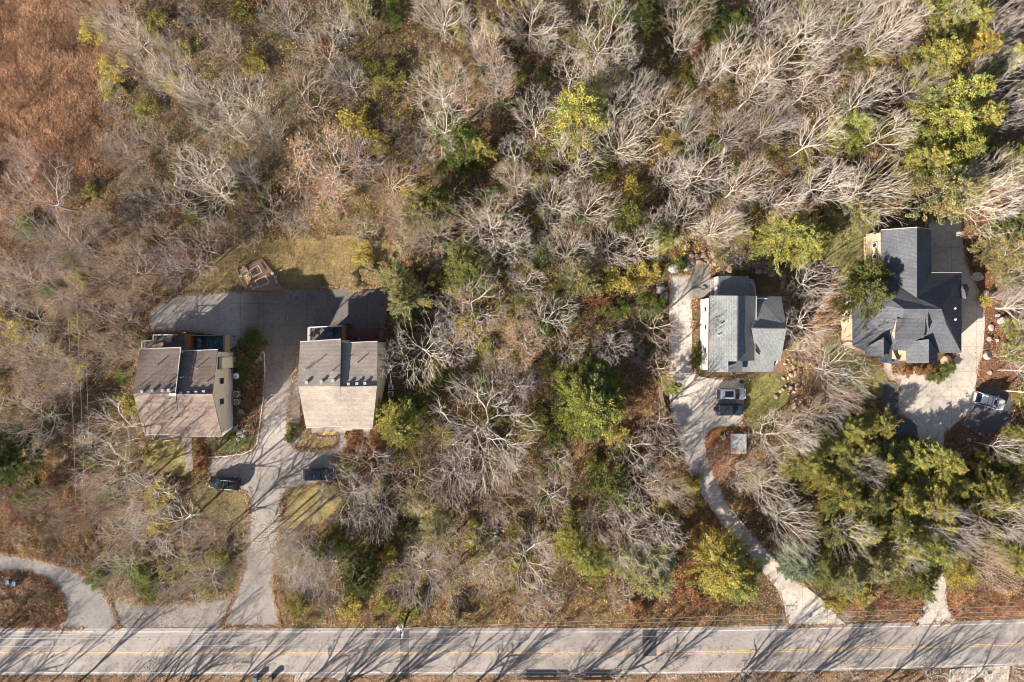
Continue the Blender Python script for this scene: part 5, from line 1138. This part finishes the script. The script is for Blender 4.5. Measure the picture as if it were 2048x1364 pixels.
# ------------------------------------------------------------------ masses nobody could count
def scatter_pts(n, ok):
    px = rng.uniform(-110, 2160, n); py = rng.uniform(-110, 1480, n); m = ok(px, py); return px[m], py[m]
def world(px, py):
    z = np.zeros_like(px)
    for _ in range(3): k = 1-z/CH; x = (px-1024)*S*k; y = (682-py)*S*k; z = T(x, y)
    return x, y, z
PAL = np.array([(.33, .30, .08), (.55, .44, .11), (.38, .17, .075), (.46, .33, .20), (.18, .22, .06), (.25, .17, .105)])
def probs(px, py):
    """share of olive, yellow, rust, tan, green, brown leaves at each place"""
    n1, n2, n3 = vnoise(px, py, 70), vnoise(py, px, 45), vnoise(px+500, py, 55)
    w = np.stack([.9*n1, .45*sst(.45, .8, n2), .8*sst(.35, .75, n3), .55+.3*n2, .7*sst(.5, .8, 1-n1), .6+0*n1], 1)
    w[:, 2] += 1.3*sst(1150, 1400, px)*sst(750, 900, py)+1.2*sst(1900, 1960, px); w[:, 3] += .7*(1-sst(250, 600, px)); m_ = sst(560, 820, px)*(1-sst(1400, 1700, px)); w[:, 0] += .9*m_; w[:, 1] += .35*m_*n2; w[:, 4] += .35*m_; w[:, 5] *= 1-.5*m_
    return w/w.sum(1, keepdims=True)
def pickcol(px, py):
    p = probs(px, py).cumsum(1); u = rng.random((len(px), 1)); i = np.minimum((u > p).sum(1), 5); return PAL[i]*rng.uniform(.65, 1.3, (len(px), 1))
woods = lambda px, py: ~blocked(px, py, True, 4) & ~(inzone(px, py, 80, 190, 150, 270) > .5) & ~((px > 1890) & (py > 540) & (py < 900) & (vnoise(px, py, 30) > .35)) & (py < 1250)
# understorey: knee-high clumps of leaves
cx, cy = scatter_pts(21000, woods); x, y, z = world(cx, cy); n = len(x); K = 34
hgt = rng.uniform(.25, 1.7, n)*(.6+.8*vnoise(cx, cy, 40)); rad = rng.uniform(.3, .85, n)
o = rng.normal(0, .5, (n, K, 3)); o[..., 2] = rng.uniform(0, 1, (n, K)); 
cen = np.stack([x, y, z], 1)[:, None]+o*np.stack([rad, rad, hgt], 1)[:, None]; base = pickcol(cx, cy)
colr = (base[:, None]*rng.uniform(.6, 1.4, (n, K, 1))).reshape(-1, 3); cen = cen.reshape(-1, 3); m = len(cen)
Vv, Ff = leaf_quads(rng, cen, rng.normal(0, .6, (m, 3))+np.array([0, 0, .8]), rng.normal(0, 1, (m, 3)), rng.uniform(.10, .26, m), .75)
tag(link('undergrowth', npmesh('undergrowth', Vv, Ff, np.repeat(colr, 4, 0)), M['leaf']), 'tangled olive, yellow and rust undergrowth between the trees', 'undergrowth', None, 'stuff')
# fallen leaves, also on lawns and along the edges of the drives
def litter_ok(px, py):
    h = np.zeros(px.shape, bool)
    for q in HOUSES: h |= inside(q, px, py)
    pv = np.zeros(px.shape, bool)
    for q in PAVED:
        if q is not SHOULDER: pv |= inside(q, px, py)
    lw = np.zeros(px.shape, bool)
    for q in LAWNS: lw |= inside(q, px, py)
    u = rng.random(px.shape); return ~h & (~pv | (u < .035)) & (~inside(SHOULDER, px, py) | (u < .15)) & (~lw | (u < .28))
cx, cy = scatter_pts(330000, litter_ok)
for q in (D1, D2, D3, D4):       # drifts along the edges of the drives
    for a, b in zip(q, q[1:]+q[:1]):
        k = int(math.dist(a, b)*5); f = rng.random(k); cx = np.concatenate([cx, a[0]*(1-f)+b[0]*f+rng.normal(0, 2.6, k)]); cy = np.concatenate([cy, a[1]*(1-f)+b[1]*f+rng.normal(0, 2.6, k)])
hm = (np.arange(len(cx)) > len(cx)-24000) & (vnoise(cx, cy, 18)+rng.uniform(-.25, .25, len(cx)) < .52)
for q in HOUSES: hm |= inside(q, cx, cy)
cx, cy = cx[~hm], cy[~hm]; x, y, z = world(cx, cy); m = len(x)
east = sst(1850, 1950, cx)*sst(450, 600, cy)[:]; lc = np.where((rng.random(m) < .55)[:, None], np.array([(.46, .235, .12)]), np.array([(.46, .35, .24)]))*rng.uniform(.45, 1.4, (m, 1))
Vv, Ff = leaf_quads(rng, np.stack([x, y, z+rng.uniform(.06, .16, m)], 1), rng.normal(0, .3, (m, 3))+np.array([0, 0, 1.]), rng.normal(0, 1, (m, 3))*np.array([1, 1, .25]), rng.uniform(.11, .25, m), .8)
tag(link('leaf_litter', npmesh('leaf_litter', Vv, Ff, np.repeat(lc, 4, 0)), M['leaf']), 'brown fallen leaves over the forest floor', 'fallen leaves', None, 'stuff')
# dry grass in the brown field and on the rough ground
gok = lambda px, py: ((inzone(px, py, 70, 190, 170, 300) > .3) | ((px < 200) & (py > 930)) | inside(LAWN_N, px, py) | inside(LAWN_F1, px, py)) & ~blocked(px, py, False)
px0 = rng.uniform(-110, 800, 620000); py0 = rng.uniform(-110, 1300, 620000); k = gok(px0, py0); cx, cy = px0[k], py0[k]; x, y, z = world(cx, cy); m = len(x)
lawn = inside(LAWN_N, cx, cy) | inside(LAWN_F1, cx, cy); L = np.where(lawn, .12, rng.uniform(.25, .6, m)); tuft = vnoise(cx, cy, 9); L *= .5+tuft
d = rng.normal(0, .55, (m, 3)); d[:, 2] = 1; d /= np.linalg.norm(d, axis=1)[:, None]; d += np.array([.25, .2, 0])
b = np.stack([x, y, z+.02], 1); t = b+d*L[:, None]; wv = rng.normal(0, 1, (m, 3)); wv[:, 2] *= .3; wv = wv/np.linalg.norm(wv, axis=1)[:, None]*.03
gc = np.where(lawn[:, None], np.array([(.36, .30, .13)]), np.array([(.52, .325, .215)])); gc = gc*(.4+1.0*vnoise(cx, cy, 24)[:, None])*(.7+.5*vnoise(cy, cx, 70)[:, None])*rng.uniform(.55, 1.4, (m, 1))*np.stack([np.ones(m), rng.uniform(.9, 1.12, m), rng.uniform(.8, 1.15, m)], 1)
tag(link('dry_grass', npmesh('dry_grass', np.stack([b-wv, b+wv, t+wv*.3, t-wv*.3], 1).reshape(-1, 3), np.arange(m*4).reshape(-1, 4), np.repeat(gc, 4, 0)), M['leaf']), 'russet dry grass of the field and the tan rough lawn', 'grass', None, 'stuff')
# dead twigs and stalks standing in the understorey
cx, cy = scatter_pts(85000, woods); kp_ = rng.random(len(cx)) < 1-.6*sst(560, 820, cx); cx, cy = cx[kp_], cy[kp_]; x, y, z = world(cx, cy); m = len(x)
d = rng.normal(0, .9, (m, 3)); d[:, 2] = rng.uniform(.2, 1.3, m); d /= np.linalg.norm(d, axis=1)[:, None]; L = rng.uniform(.6, 2.2, m)
b = np.stack([x, y, z+rng.uniform(.0, .7, m)], 1); t = b+d*L[:, None]; u = np.cross(d, [0.3, .5, .8]); u /= np.linalg.norm(u, axis=1)[:, None]; w = np.cross(d, u); r_ = rng.uniform(.012, .024, (m, 1))
ring = [u, -u*.5+w*.87, -u*.5-w*.87]; VV = np.stack([b+q*r_ for q in ring]+[t+q*r_*.5 for q in ring], 1).reshape(-1, 3)
ff = (np.array([[0, 1, 4, 3], [1, 2, 5, 4], [2, 0, 3, 5]])[None]+np.arange(m)[:, None, None]*6).reshape(-1, 4)
tc = np.array([(.42, .36, .31)])*rng.uniform(.5, 1.2, (m, 1)); tag(link('dead_brush', npmesh('dead_brush', VV, ff, np.repeat(tc, 6, 0)), M['leaf']), 'pale dead stalks and fallen twigs through the understorey', 'dead brush', None, 'stuff')
# white gravel strip beside the tan duplex
px0 = rng.uniform(570, 615, 26000); py0 = rng.uniform(690, 895, 26000); k = inside(BED_2, px0, py0); x, y, z = world(px0[k], py0[k]); m = len(x)
Vv, Ff = leaf_quads(rng, np.stack([x, y, z+.07], 1), rng.normal(0, .35, (m, 3))+np.array([0, 0, 1.]), rng.normal(0, 1, (m, 3))*np.array([1, 1, .2]), rng.uniform(.07, .16, m), .9)
tag(link('white_gravel', npmesh('white_gravel', Vv, Ff, np.repeat(np.array([(.62, .62, .62)])*rng.uniform(.4, 1.2, (m, 1)), 4, 0)), M['leaf']), 'white gravel strip between the driveway and the tan duplex', 'gravel', None, 'stuff')
print('COUNTS', COUNT, len(C.objects))
